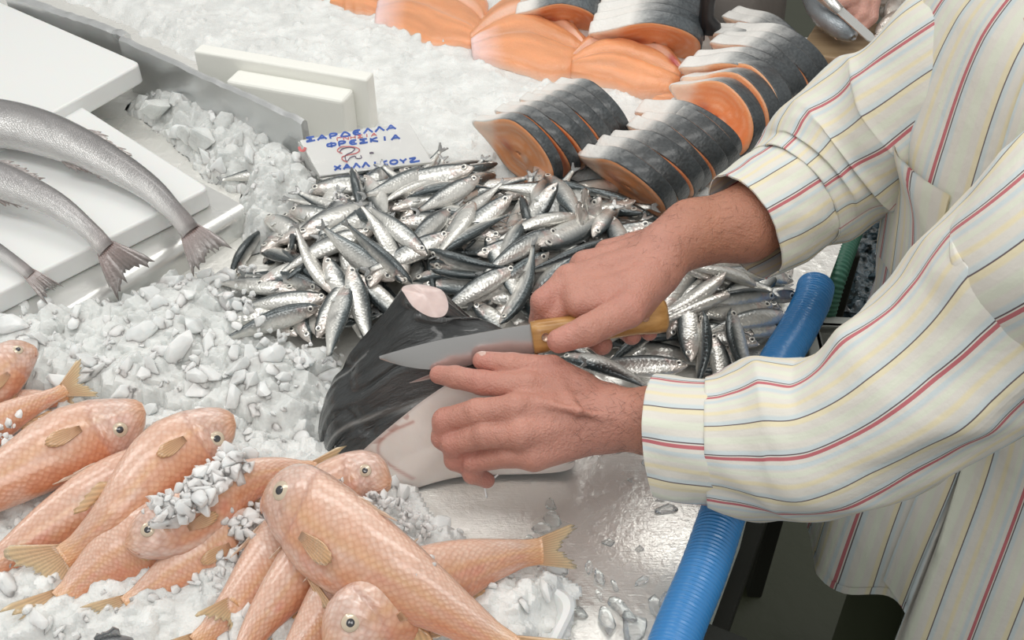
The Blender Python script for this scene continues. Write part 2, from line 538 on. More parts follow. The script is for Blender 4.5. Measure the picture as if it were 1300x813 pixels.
def mullet(pts, roll, label, L=None, tone=(1, 1), seed=0, fins=True, gill_t=.21, scale=1.0, tail=True, tailspread=.5, taillen=.20, under=False):
    """pts: places in the photograph and heights, nose to tail root; roll: how far the back is turned up from lying flat, sign = which side"""
    W3 = np.array([un(*p) for p in pts])
    C, Lc = resample(W3, 40)
    L = Lc if L is None else L
    T = np.gradient(C, axis=0); T /= np.linalg.norm(T, axis=1)[:, None]
    up = np.array([0, 0, 1.0])
    a = math.radians(abs(roll)); sg = 1 if roll >= 0 else -1
    side = np.cross(up, T) * sg
    D = side * math.cos(a) + up * math.sin(a) * (-1 if under else 1)
    ctr = C[len(C) // 2].copy(); ctr[2] = max(C[:, 2].min() - .02, 0)
    root = empty('red_mullet', ctr, label, 'fish', 'red mullets on ice')
    hs = [(t, h * scale * 1.28) for t, h in MU_H]; ws = [(t, w * scale * 1.22) for t, w in MU_W]
    up_ = [(t, h * scale * 1.28) for t, h in MU_U]; lo_ = [(t, h * scale * 1.28) for t, h in MU_L]
    b, fr = fish_body(C, D, L, up_, ws, mullet_col(tone, under), 72, 36, seed, gill_t, lo_)
    b.build('body', M['mullet'], root)
    for sd in (1, -1):
        fish_eye(fr, .125, .34, sd, .0265 * L * scale, None).build('eye', [M['eye_white'], M['pupil'], M['eye_rim']], root)
    c, Tt, Dd, Nn, H, Wd = at(fr, 1.0)
    if tail:
        fan(c + Dd * H - Tt * .004, c - Dd * H - Tt * .004, Tt, tailspread, taillen * L, .55, Nn, (.76, .44, .23), (.78, .60, .36), 31, 7, seed, .0014, .13).build('tail_fin', M['fin'], root)
    if fins:
        for sd in (1, -1):
            c, Tt, Dd, Nn, H, Wd = at(fr, .27)
            o = c - Dd * H * .12 + Nn * sd * Wd * 1.0
            fan(o + Dd * H * .09, o - Dd * H * .09, nrm(Tt + Nn * sd * .03 - Dd * .06), .24, .15 * L, .0, Nn, (.74, .38, .20), (.80, .50, .26), 17, 6, seed + 2, .0012, .03, .02, .45).build('pectoral_fin', M['fin'], root)
        c, Tt, Dd, Nn, H, Wd = at(fr, .33)
        for sd in (() if under else (1, -1)):
            o = c - Dd * H * .92 + Nn * sd * Wd * .25
            fan(o + Tt * .012, o - Tt * .004, nrm(Tt * .9 - Dd * .35), .25, .12 * L, .1, Nn, (.74, .42, .22), (.76, .50, .28), 9, 5, seed + 3, .001, .08).build('pelvic_fin', M['fin'], root)
        c, Tt, Dd, Nn, H, Wd = at(fr, .68)
        fan(c - Dd * H * .92 - Tt * .015, c - Dd * H * .9 + Tt * .02, nrm(Tt * .75 - Dd * .6), .22, .085 * L, .15, Nn, (.74, .40, .18), (.78, .52, .28), 11, 5, seed + 4, .001, .12).build('anal_fin', M['fin'], root)
        c, Tt, Dd, Nn, H, Wd = at(fr, .36)
        fan(c + Dd * H * .93 - Tt * .02, c + Dd * H * .93 + Tt * .02, nrm(Tt * .95 + Dd * .2), .10, .09 * L, .15, Nn, (.74, .46, .30), (.78, .58, .44), 11, 5, seed + 6, .001, .12).build('dorsal_fin', M['fin'], root)
    # mouth: a thin dark cleft under the snout
    c0 = at(fr, .012); c1 = at(fr, .075)
    if under: return root
    q = MB()
    for sd in (1, -1):
        pl = []
        for t in np.linspace(.012, .07, 6):
            c, Tt, Dd, Nn, H, Wd = at(fr, t)
            y = -.45
            pl.append(c + Dd * H * y + Nn * sd * Wd * (math.sqrt(1 - y * y) ** .85) * .995)
        q.tube(pl, .0008, 6)
    q.build('mouth', M['eye_rim'], root)
    return root

# --- sardine: one of each bend, copied
SA_H = [(0, .008), (.03, .026), (.08, .046), (.15, .062), (.28, .080), (.42, .084), (.58, .075), (.75, .051), (.9, .027), (1, .019)]
SA_W = [(0, .006), (.03, .016), (.08, .027), (.15, .038), (.28, .047), (.42, .047), (.58, .040), (.75, .026), (.9, .012), (1, .007)]
def sardine_col(k):
    def f(t, y, s, seed):
        n = fbm(t * 8, y * 2, s * 1.5, seed, 3)
        n2 = fbm(t * 40, y * 9, s * 9, seed + 9, 2)
        back = np.array([0.060, 0.075, 0.080]) * k
        mid = np.array([0.36, 0.37, 0.36])
        bel = np.array([0.74, 0.73, 0.69])
        w = sstep(0.05, 0.38, y + n * .18)[..., None]; w2 = sstep(0.45, 0.68, y + n * .12)[..., None]
        c = bel * (1 - w) + mid * w
        c = c * (1 - w2) + back * w2
        hd = sstep(.20, .12, t)[..., None] * sstep(.6, .2, y)[..., None]
        c = c * (1 - .5 * hd) + np.array([0.66, 0.54, 0.48]) * .5 * hd
        g = (np.exp(-((t - .19) / .018) ** 2) * (np.abs(y) < .55) * (n > -.15))[..., None]
        c = c * (1 - .5 * g) + np.array([0.62, 0.30, 0.26]) * .5 * g
        bl = sstep(.25, .5, fbm(t * 6, y * 3, s * 2, seed + 31, 2))[..., None]
        c = c * (1 - .5 * bl)
        return np.clip(c * (1 + .25 * n2[..., None]), .015, 1)
    return f
SARD = []
USED = set()
def make_sardine(bend, vert, k, fat, seed):
    L = .135
    x = np.linspace(.5, -.5, 30)
    C = np.stack([x * L, bend * L * (x ** 2 - .08) , vert * L * (x ** 2 - .08)], 1)
    root = empty('sardine', (0, 0, 0))
    b, fr = fish_body(C, np.array([0, 0, 1.0]), L, [(t, h * fat * 1.42) for t, h in SA_H], [(t, w * 1.4) for t, w in SA_W], sardine_col(k), 30, 16, seed, .19)
    parts = [b.build('body', M['sardine'], root)]
    for sd in (1, -1):
        parts.append(fish_eye(fr, .085, .22, sd, .0042, None, .3, False).build('eye', [M['eye_silver'], M['pupil'], M['eye_silver']], root))
    c, Tt, Dd, Nn, H, Wd = at(fr, 1.0)
    parts.append(fan(c + Dd * H, c - Dd * H, Tt, .42, .13 * L, .6, Nn, (.32, .33, .33), (.22, .23, .23), 13, 5, seed, .0006, .08).build('tail_fin', M['fin'], root))
    c, Tt, Dd, Nn, H, Wd = at(fr, .22)
    for sd in (1,):
        o = c - Dd * H * .55 + Nn * sd * Wd * .8
        parts.append(fan(o + Dd * .002, o - Dd * .002, nrm(Tt + Nn * sd * .15 - Dd * .15), .25, .10 * L, .1, Nn, (.55, .55, .53), (.6, .6, .57), 7, 4, seed + 1, .0005, .05).build('pectoral_fin', M['fin'], root))
    return root, parts
def place_sardine(i, head, tail, roll, label, L=.135, group='sardines in the pile'):
    root, parts = SARD[i % len(SARD)]
    if root.name not in USED:
        r = root; USED.add(root.name)
    else:
        r = root.copy(); COL.objects.link(r)
        for p in parts:
            q = p.copy(); COL.objects.link(q); q.parent = r
    h = np.asarray(head, float); t = np.asarray(tail, float)
    a = nrm(h - t)
    up = np.array([0, 0, 1.0])
    if abs(a[2]) > .95: up = np.array([0, 1.0, .2])
    side = nrm(np.cross(up, a)); u2 = np.cross(a, side)
    ro = math.radians(roll)
    D = u2 * math.cos(ro) + side * math.sin(ro)
    Y = np.cross(D, a)
    s = L / .135
    c = (h + t) / 2
    Mx = Matrix(((a[0] * s, Y[0] * s, D[0] * s, c[0]), (a[1] * s, Y[1] * s, D[1] * s, c[1]), (a[2] * s, Y[2] * s, D[2] * s, c[2]), (0, 0, 0, 1)))
    r.matrix_world = Mx
    tag(r, label, 'fish', group)
    return r

# --- hake
HA_H = [(0, .03), (.06, .062), (.2, .082), (.4, .080), (.6, .066), (.8, .042), (.93, .026), (1, .027)]
HA_W = [(0, .02), (.06, .045), (.2, .062), (.4, .060), (.6, .047), (.8, .026), (.93, .013), (1, .009)]
def hake_col(dark):
    def f(t, y, s, seed):
        n = fbm(t * 14, y * 2.5, s * 2, seed, 3); n2 = fbm(t * 60, y * 10, s * 8, seed + 3, 2)
        back = np.array([0.16, 0.15, 0.15]); mid = np.array([0.30, 0.29, 0.29]) * dark; bel = np.array([0.68, 0.67, 0.66])
        w = sstep(-.5, .35, y + n * .25)[..., None]; w2 = sstep(.35, .95, y + n * .3)[..., None]
        c = bel * (1 - w) + mid * w
        c = c * (1 - w2) + back * w2
        ll = np.exp(-((y - .18) / .035) ** 2)[..., None]
        c = c * (1 - .55 * ll)
        tl = sstep(.9, 1, t)[..., None]
        c = c * (1 - .3 * tl) + np.array([.3, .22, .2]) * .3 * tl
        return np.clip(c * (1 + .22 * n2[..., None]), .02, 1)
    return f
def hake(pts, roll, label, L, seed, scale=1.0, dark=1.0, spread=.42, tl=.13):
    W3 = np.array([un(*p) for p in pts])
    C, Lc = resample(W3, 50)
    T = np.gradient(C, axis=0); T /= np.linalg.norm(T, axis=1)[:, None]
    up = np.array([0, 0, 1.0]); a = math.radians(abs(roll)); sg = 1 if roll >= 0 else -1
    D = np.cross(up, T) * sg * math.cos(a) + up * math.sin(a)
    ctr = C[25].copy(); ctr[2] = .05
    root = empty('hake', ctr, label, 'fish', 'hake on the white board')
    b, fr = fish_body(C, D, L, [(t, h * scale) for t, h in HA_H], [(t, w * scale) for t, w in HA_W], hake_col(dark), 60, 30, seed, .2)
    b.build('body', M['hake'], root)
    for sd in (1, -1):
        fish_eye(fr, .09, .45, sd, .014 * L, None).build('eye', [M['eye_silver'], M['pupil'], M['eye_rim']], root)
    c, Tt, Dd, Nn, H, Wd = at(fr, 1.0)
    fan(c + Dd * H - Tt * .006, c - Dd * H - Tt * .006, Tt, spread, tl * L, .3, Nn, (.30, .20, .18), (.20, .18, .17), 23, 7, seed, .0016, .16, -.12).build('tail_fin', M['fin'], root)
    for t0, sgn, ln in ((.70, 1, .16), (.70, -1, .16)):
        c, Tt, Dd, Nn, H, Wd = at(fr, t0)
        fan(c + Dd * sgn * H * .9 - Tt * ln * L * .5, c + Dd * sgn * H * .55 + Tt * ln * L * .35, nrm(Tt + Dd * sgn * .30), .05, .055 * L, .0, Nn, (.26, .23, .22), (.36, .30, .28), 21, 4, seed + 5, .0012, .25).build('dorsal_fin' if sgn > 0 else 'anal_fin', M['fin'], root)
    return root
# ------------------------------------------------------------------ the counter, floor, edge hose
G = lambda pts, z=0.0: np.array([un(u, v, z) for u, v in pts])
EA, EB = un(868, 790, .03), un(1030, 372, .03)
ed = nrm((EB - EA) * [1, 1, 0]); en = np.array([ed[1], -ed[0], 0])     # along the edge, and outwards to the fishmonger
E0 = EA - ed * .35; E1 = EB + ed * .02
fl = MB().box((-3, -1.5, -.94), (3, 5, -.90))
tag(fl.build('floor', None or (lambda: (lambda m: (m.set(Base_Color=(.060, .068, .036), Roughness=.42),
    m.normal(m.bump(m.noise(m.coord(), 45, 4, .6), .2, .006, m.bump(m.noise(m.coord(), 9, 2), .3, .02))), m.m)[-1])(Mat('wet_floor')))()), kind='structure')

ct = empty('fish_counter', (0, 1.2, -.90), 'long stainless steel fish counter carrying ice and fish', 'counter')
far = 1.98
o1 = E0 + en * .012; o2 = E1 + en * .012
poly = [(-1.5, .15), (o1[0], .15 if o1[1] > .15 else o1[1]), (o1[0], o1[1]), (o2[0], o2[1]), (o2[0] + ed[0] * .36, o2[1] + ed[1] * .36), (.74, 1.50), (.95, 1.70), (.20, 1.70), (.20, far), (-1.5, far)]
MB().prism([(x, y, -.035) for x, y in poly], [(x, y, 0) for x, y in poly]).build('worktop', M['steel_wet'], ct, smooth=False)
wall = simple('counter_panel_white', (.70, .76, .72), .35)
dark = simple('dark_frame', (.020, .021, .017), .55)
glass = simple('pale_green_panel', (.36, .45, .38), .3, 0, None)
# front of the counter under the hose: panels between dark frame posts
def slab_along(a, b, off0, off1, z0, z1, mat, name, par):
    q = [a + en * off0, b + en * off0, b + en * off1, a + en * off1]
    return MB().prism([(*p[:2], z0) for p in q], [(*p[:2], z1) for p in q]).build(name, mat, par, smooth=False)
slab_along(E0, E1, -.03, -.015, -.86, -.035, glass, 'side_panel', ct)
slab_along(EA + ed * .05, EA + ed * .22, .006, .014, -.13, -.012, wall, 'edge_plate', ct)
for k in range(3):
    a = EA + ed * (.02 + .20 * k)
    slab_along(a, a + ed * .03, -.014, .010, -.90, -.04, dark, 'frame_post', ct)
slab_along(E0, E1, -.014, .030, -.22, -.17, dark, 'frame_rail', ct)
a = EA + ed * .015
slab_along(a, a + ed * .035, .0, .055, -.085, -.035, dark, 'bracket', ct)
slab_along(EA + ed * -.1, EB, -.014, .02, -.90, -.84, dark, 'base_rail', ct)

# corrugated hoses
def hose(name, pts, r, rib, mat, label, cat):
    P, L = resample(np.array(pts), 600)
    s = np.linspace(0, L, 600)
    rr = r * (1 + .055 * np.cos(2 * np.pi * s / rib))
    root = MB()
    root.tube(P, rr, 28)
    o = root.build(name, mat)
    return tag(o, label, cat)
hp = [(840, 860), (866, 790), (893, 725), (917, 655), (950, 560), (985, 468), (1012, 420), (1030, 384), (1036, 363)]
M['blue'] = simple('blue_hose', (.045, .25, .58), .28, 0, None, Coat_Weight=.4)
hose('corrugated_hose', [un(u, v, .036 if v > 400 else .042) for u, v in hp], .0215, .0042, M['blue'], 'blue corrugated plastic hose running along the counter edge', 'hose')
M['green'] = simple('green_hose', (.03, .13, .085), .4)
gp = lambda k, z: (EB + ed * k + en * .020) * [1, 1, 0] + np.array([0, 0, z])
hose('corrugated_hose', [gp(.075, -.10), gp(.09, -.04), gp(.12, -.012), gp(.20, -.01), gp(.34, -.02)], .012, .006, M['green'], 'dark green corrugated hose glimpsed behind the shirt cuff of the knife arm', 'hose')

# ------------------------------------------------------------------ things beyond the counter edge, seen between the arms
cr_ = empty('plastic_crate', un(1075, 415, -.30), 'pale grey plastic crate standing below the counter edge', 'crate')
grey = simple('grey_plastic', (.42, .44, .42), .45)
c0 = un(1046, 480, -.06); c1 = un(1180, 486, -.06); ax = nrm((c1 - c0) * [1, 1, 0]); ay = np.array([-ax[1], ax[0], 0]); LY = float(np.linalg.norm((un(1070, 410, -.06) - un(1072, 481, -.06))))
def crate(o, ax, ay, lx, ly, z0, z1, t):
    m = MB()
    Mx = np.eye(4); Mx[:3, 0] = ax; Mx[:3, 1] = ay; Mx[:3, 3] = o
    for lo, hi in (((0, 0, z0), (lx, t, z1)), ((0, ly - t, z0), (lx, ly, z1)), ((0, 0, z0), (t, ly, z1)), ((lx - t, 0, z0), (lx, ly, z1)), ((0, 0, z0), (lx, ly, z0 + t)),
                   ((-.012, -.012, z1 - .014), (lx + .012, t, z1)), ((-.012, ly - t, z1 - .014), (lx + .012, ly + .012, z1)), ((-.012, 0, z1 - .014), (t, ly, z1)), ((lx - t, 0, z1 - .014), (lx + .012, ly, z1))):
        m.box(lo, hi, 0, Mx)
    return m
crate(np.array([c0[0], c0[1], 0]), ax, ay, .09, LY, -.26, -.06, .010).build('body', grey, cr_, smooth=False, bevel=.003)
st = MB(); 
q0 = un(1064, 352, -.10)
st.box((q0[0] - .012, q0[1] - .02, -.90), (q0[0] + .016, q0[1] + .02, -.045))
tag(st.build('dark_post', dark, smooth=False, bevel=.003), 'dark upright post behind the grey crate', 'post')
# added glossy sheet standing in for sparkles on the wet floor
pm = Mat('wet_floor_glints').set(Base_Color=(.09, .15, .19), Roughness=.05, Coat_Weight=1.0)
pm.normal(pm.bump(pm.voro(pm.coord(), 75, 'SMOOTH_F1').outputs['Distance'], 1.0, .05, pm.bump(pm.noise(pm.coord(), 110, 3), .7, .01)))
w = MB(); X, Y = np.meshgrid(np.linspace(0, 1, 60), np.linspace(0, 1, 60), indexing='ij')
b0 = un(1075, 404, -.16)
P = np.stack([b0[0] + X * .16 + Y * .05, b0[1] + .02 + Y * .26, -.16 - .03 * Y + .016 * fbm(X * 7, Y * 11, seed=3, oct=3)], -1)
w.grid(P); w.grid(P - [0, 0, .012], flip=True)
tag(w.build('floor_glint_sheet', pm.m), 'glossy dark sheet added for wet floor glints between the arm and the shirt front', 'glint sheet')

# ------------------------------------------------------------------ raised steel shelf, boards, divider, foam box (left)
sh = empty('steel_shelf', un(180, 330, 0), 'raised stainless steel shelf with a rolled front edge under the white boards', 'shelf')
zt = .036
A = un(95, 392, zt); B = un(311, 262, zt); d_ = nrm((B - A) * [1, 1, 0]); n_ = np.array([d_[1], -d_[0], 0])
A2 = A - d_ * .30
prof = [(-.34, -.004), (-.34, .036)] + [(-.012 + .018 * math.sin(t), .018 + .018 * math.cos(t)) for t in np.linspace(0, math.pi / 2, 8)] + [(.008, .0), (-.0, -.004)]
ends = [A2 + n_ * 0, B]
rows = []
for p in ends:
    rows.append([p * [1, 1, 0] + n_ * o + np.array([0, 0, z]) for o, z in prof])
m = MB(); m.grid(np.array(rows), close_v=True); k = len(prof)
m.f += [tuple(range(k))[::-1], tuple(range(k, 2 * k))]; m.m += [0, 0]
m.build('shelf_top', M['steel'], sh, smooth=True, fix=True, autosmooth=40)

def board(name, quad, z0, z1, mat, label, cat, r=.006):
    """a slab on four ground corners, with rounded corners"""
    Q = np.array(quad, float); out = []
    for i in range(4):
        p, a, b = Q[i], nrm(Q[i - 1] - Q[i]), nrm(Q[(i + 1) % 4] - Q[i])
        for t in np.linspace(0, 1, 5):
            out.append(p + a * r * 2.2 * (1 - t) ** 2 + b * r * 2.2 * t ** 2)
    out = np.array(out)
    m = MB().prism([(x, y, z0) for x, y, *_ in out], [(x, y, z1) for x, y, *_ in out])
    o = m.build(name, mat, smooth=True, bevel=.0035, fix=True, autosmooth=30)
    return tag(o, label, cat)
z2 = .066
c = un(266, 238, z2); l = un(-2, 372, z2); bk = un(98, 138, z2)
fx = nrm(l - c); fy = nrm(bk - c)
fy = nrm(fy - fx * (fy @ fx) * .6)
board('white_board', [c, c + fy * .36, c + fy * .36 + fx * .62, c + fx * .62], .0365, z2, M['foam'], 'thick white plastic board under the hake, its corner over the steel shelf', 'board')
z1 = .082
c = un(179, 80, z1); l = un(88, 131, z1); bk = un(0, 2, z1)
fx = nrm(l - c); fy = nrm(bk - c)
board('white_board', [c, c + fy * .55, c + fy * .55 + fx * .30, c + fx * .27], .050, z1, M['foam'], 'thick empty white plastic board in the upper left corner against the grey divider', 'board')
# small steel support seen below the first board
# grey divider in two lengths
dv = empty('divider', un(270, 115, 0), 'grey foil covered divider wall running between board and ice', 'divider')
def divider(pa, pb, zt0, zt1, thick, name):
    a = un(*pa, zt0); b = un(*pb, zt1)
    t = nrm((b - a) * [1, 1, 0]); n = np.array([-t[1], t[0], 0])
    m = MB(); k = 40
    rows = []
    for i in range(k):
        s = i / (k - 1); p = a * (1 - s) + b * s
        wob = .0016 * vnoise(s * 14, 3.3)
        z = p[2] + .0018 * vnoise(s * 22, 1.7)
        rows.append([(*(p + n * (-thick / 2 + wob))[:2], 0), (*(p + n * (-thick / 2 + wob))[:2], z - .004), (*(p + n * (-thick / 2 + .004 + wob))[:2], z), (*(p + n * (thick / 2 - .004 + wob))[:2], z), (*(p + n * (thick / 2 + wob))[:2], z - .004), (*(p + n * (thick / 2 + wob))[:2], 0)])
    m.grid(np.array(rows), close_v=True)
    m.f += [tuple(range(6)), tuple(range((k - 1) * 6, k * 6))[::-1]]; m.m += [0, 0]
    return m.build(name, M['foil'], dv, fix=True, autosmooth=40)
divider((154, 46), (386, 152), .095, .095, .012, 'divider_panel')
divider((10, -10), (160, 42), .098, .090, .016, 'divider_panel')

# foam box beyond the divider: a long wall with a stepped inner block
fb = empty('foam_box', un(400, 160, 0), 'white polystyrene box sunk in ice behind the divider and price sign', 'box')
a = un(250, 60, .105); b = un(470, 97, .105); t = nrm((b - a) * [1, 1, 0]); n = np.array([-t[1], t[0], 0])
def strip(a, b, n, w0, w1, z0, z1):
    q = [a + n * w0, b + n * w0, b + n * w1, a + n * w1]
    return MB().prism([(*p[:2], z0) for p in q], [(*p[:2], z1) for p in q])
strip(a, b, n, -.012, .014, .0, .105).build('box_wall', M['foam_old'], fb, smooth=False, bevel=.004)
b2 = b - t * .022; a2 = a + t * .075
strip(a2, b2, n, -.052, -.0122, .0, .088).build('box_lid', M['foam_old'], fb, smooth=False, bevel=.006)

# white tray under the mullets (lower right corner shows)
z3 = .030
c = un(738, 756, z3); r0 = un(706, 822, z3); l0 = un(560, 690, z3)
fx = nrm(l0 - c); fy = nrm(r0 - c)
tr = empty('white_tray', c + fx * .3 + fy * .1 - [0, 0, .03], 'white foam tray under the red mullets, rounded corner showing at the front', 'tray')
def tray(c, fx, fy, lx, ly, zb, zt, rim):
    m = MB()
    def ringpts(ins, z, rr=.022):
        cs = [c + fx * ins + fy * ins, c + fx * ins + fy * (ly - ins), c + fx * (lx - ins) + fy * (ly - ins), c + fx * (lx - ins) + fy * ins]
        out = []
        for i in range(4):
            p, a, b = cs[i], nrm(cs[i - 1] - cs[i]), nrm(cs[(i + 1) % 4] - cs[i])
            for q in np.linspace(0, 1, 9):
                out.append([*(p + a * rr * (1 - q) ** 2 + b * rr * q ** 2)[:2], z])
        return out
    R = [ringpts(.006, zb), ringpts(0, zb + .003), ringpts(0, zt - .003), ringpts(.003, zt), ringpts(rim - .002, zt), ringpts(rim, zt - .003), ringpts(rim + .002, zt - .008)]
    m.grid(np.array(R), close_v=True)
    k = len(R[0])
    m.f += [tuple(range(k)), tuple(range((len(R) - 1) * k, len(R) * k))[::-1]]; m.m += [0, 0]
    return m
tray(c, fx, fy, .50, .45, .002, z3, .010).build('tray', M['foam'], tr, fix=True, autosmooth=35)
# ------------------------------------------------------------------ ice
def polysd(poly, X, Y):
    """signed distance to a polygon, negative inside"""
    P = np.asarray(poly)[:, :2]; n = len(P)
    d = np.full(X.shape, 1e9); ins = np.zeros(X.shape, bool)
    for i in range(n):
        a, b = P[i], P[(i + 1) % n]
        e = b - a
        t = np.clip(((X - a[0]) * e[0] + (Y - a[1]) * e[1]) / (e @ e + 1e-12), 0, 1)
        d = np.minimum(d, np.hypot(X - a[0] - t * e[0], Y - a[1] - t * e[1]))
        c = (a[1] > Y) != (b[1] > Y)
        xi = a[0] + (Y - a[1]) * e[0] / (e[1] if abs(e[1]) > 1e-12 else 1e-12)
        ins ^= c & (X < xi)
    return np.where(ins, -d, d)
CH = []
rg = np.random.default_rng(3)
for k in range(16):
    bm = bmesh.new()
    q = rg.normal(size=(13 + k % 5, 3)); q /= np.linalg.norm(q, axis=1)[:, None]
    q *= rg.uniform(.75, 1.05, (len(q), 1)) * np.array([1, rg.uniform(.6, .95), rg.uniform(.35, .75)])
    for p in q: bm.verts.new(p)
    r = bmesh.ops.convex_hull(bm, input=bm.verts)
    bmesh.ops.delete(bm, geom=[v for v in bm.verts if not v.link_faces], context='VERTS')
    bmesh.ops.bevel(bm, geom=list(bm.edges), offset=.10, segments=1, profile=.6, affect='EDGES', clamp_overlap=True)
    bm.verts.ensure_lookup_table(); bm.verts.index_update()
    CH.append((np.array([v.co[:] for v in bm.verts]), [[v.index for v in f.verts] for f in bm.faces]))
    bm.free()
def rotm(r):
    q = r.normal(size=4); q /= np.linalg.norm(q)
    w, x, y, z = q
    return np.array([[1 - 2 * (y * y + z * z), 2 * (x * y - z * w), 2 * (x * z + y * w)], [2 * (x * y + z * w), 1 - 2 * (x * x + z * z), 2 * (y * z - x * w)], [2 * (x * z - y * w), 2 * (y * z + x * w), 1 - 2 * (x * x + y * y)]])
def chunks(mb, pts, smin_, smax, r, power=2.0, flat=False):
    for p in pts:
        V, F = CH[r.integers(len(CH))]
        s = smin_ + (smax - smin_) * r.random() ** power
        mb.add((V * s) @ rotm(r).T + p, F, 0)
def heap(name, poly, base, H, ramp, nsc, namp, mat, label, cat, res=.005, ch=(0, 0, 0), seed=0, bury=.5, chmat=None, rough=1.0, loose=.12):
    """a heap of ice: a finely broken surface inside poly with loose lumps on it"""
    P = np.asarray(poly)
    lo = P[:, :2].min(0) - .02; hi = P[:, :2].max(0) + .02
    nx, ny = [int((hi[i] - lo[i]) / res) + 2 for i in (0, 1)]
    X, Y = np.meshgrid(np.linspace(lo[0], hi[0], nx), np.linspace(lo[1], hi[1], ny), indexing='ij')
    d = polysd(P, X, Y) + .012 * fbm(X * 30, Y * 30, seed=seed + 50, oct=2)
    prof = sstep(0, ramp, -d)
    nz = fbm(X * nsc, Y * nsc, seed=seed, oct=4)
    Z = base + H * prof + namp * nz * np.clip(prof * 2, 0, 1)
    # broken lumps frozen into the surface: tilted facets stamped over one another
    if ch[0]:
        rs = np.random.default_rng(seed + 5); Z0 = Z.copy()
        for _ in range(ch[0]):
            i0, j0 = rs.integers(nx), rs.integers(ny)
            if d[i0, j0] > -.001: continue
            R = ch[1] + (ch[2] - ch[1]) * rs.random() ** 2.4
            w = int(R / res) + 2
            a0, a1, b0, b1 = max(i0 - w, 0), min(i0 + w + 1, nx), max(j0 - w, 0), min(j0 + w + 1, ny)
            dx, dy = X[a0:a1, b0:b1] - X[i0, j0], Y[a0:a1, b0:b1] - Y[i0, j0]
            th = rs.uniform(0, 6.28); k_ = rs.integers(4, 7); ang = np.arctan2(dy, dx) - th
            pr = np.hypot(dx, dy) * np.cos((ang % (2 * np.pi / k_)) - np.pi / k_) / math.cos(np.pi / k_) * rs.uniform(.85, 1.1)
            tx_, ty_ = rs.normal(0, .35, 2)
            top = Z0[i0, j0] + R * rs.uniform(.12, .55) + tx_ * dx + ty_ * dy - np.maximum(0, (pr / R) - .55) * R * rs.uniform(1.4, 2.6)
            Z[a0:a1, b0:b1] = np.where(pr < R * 1.1, np.maximum(Z[a0:a1, b0:b1], top), Z[a0:a1, b0:b1])
    keep = d < .004
    Z = np.where(keep, Z, base - .004)
    if res > .003: Z = .5 * Z + .125 * (np.roll(Z, 1, 0) + np.roll(Z, -1, 0) + np.roll(Z, 1, 1) + np.roll(Z, -1, 1))
    mb = MB()
    idx = -np.ones(X.shape, int)
    F = []
    km = keep
    cell = km[:-1, :-1] | km[1:, :-1] | km[:-1, 1:] | km[1:, 1:]
    use = np.zeros_like(km)
    use[:-1, :-1] |= cell; use[1:, :-1] |= cell; use[:-1, 1:] |= cell; use[1:, 1:] |= cell
    idx[use] = np.arange(use.sum())
    I = np.argwhere(cell)
    F = np.stack([idx[I[:, 0], I[:, 1]], idx[I[:, 0] + 1, I[:, 1]], idx[I[:, 0] + 1, I[:, 1] + 1], idx[I[:, 0], I[:, 1] + 1]], 1)
    mb.add(np.stack([X[use], Y[use], Z[use]], 1), F.tolist())
    n, s0, s1 = ch; n = int(n * loose)
    r = np.random.default_rng(seed + 77)
    if n:
        pts = []
        while len(pts) < n:
            p = lo + (hi - lo) * r.random((400, 2))
            i = np.clip(((p[:, 0] - lo[0]) / (hi[0] - lo[0]) * (nx - 1)).astype(int), 0, nx - 1)
            j = np.clip(((p[:, 1] - lo[1]) / (hi[1] - lo[1]) * (ny - 1)).astype(int), 0, ny - 1)
            ok = d[i, j] < .006
            z = np.maximum(Z[i, j], base)
            for q, zz, o in zip(p, z, ok):
                if o and len(pts) < n: pts.append([q[0], q[1], zz + r.uniform(-.3, .7) * s0])
        mb2 = MB(); chunks(mb2, pts, s0, s1, r, 2.6)
        mb.add(np.vstack(mb2.v), mb2.f, 1)
    o = mb.build(name, [mat, chmat or M['chunk']], smooth=True, autosmooth=28)
    return tag(o, label, cat, None, 'stuff')

# the big even bed under salmon and fillets
far_poly = [*G([(20, -45), (20, -18), (100, 6), (166, 36), (394, 150), (396, 176), (400, 200), (470, 232), (600, 232), (700, 232), (800, 262), (880, 300), (960, 250), (1030, 150), (1060, 96), (1010, 62), (905, 44), (790, 42), (790, -45)])]
heap('ice_bed', far_poly, 0, .022, .05, 9, .006, M['snow'], 'wide even bed of crushed ice under the salmon at the back', 'ice', .0045, (5000, .006, .016), 1, chmat=M['snow'], loose=0)
# heap between boards, sardines and mullets
pile = G([(-40, 470), (0, 425), (70, 408), (150, 398), (215, 368), (300, 362), (312, 420), (380, 448), (428, 452), (425, 500), (418, 560), (440, 598), (360, 600), (250, 560), (100, 560), (-40, 560)])
heap('ice_pile', pile, 0, .036, .06, 16, .012, M['ice'], 'coarse wet heap of crushed ice between the steel shelf and the red mullets', 'ice', .0022, (5200, .005, .026), 5, loose=.05)
heap('ice_pile', G([(318, 212), (372, 206), (405, 226), (428, 246), (415, 285), (370, 300), (335, 318), (306, 322), (308, 280)]), 0, .052, .045, 20, .010, M['ice'], 'lump of crushed ice lying over the sardines left of the price sign', 'ice', .002, (700, .005, .022), 11, loose=.06)
heap('ice_pile', G([(178, 118), (215, 108), (262, 128), (310, 140), (378, 172), (385, 200), (330, 222), (300, 240), (268, 232), (215, 178), (160, 140)]), 0, .030, .05, 15, .012, M['ice'], 'loose broken ice along the foot of the grey divider', 'ice', .0022, (700, .006, .028), 17, loose=.04)
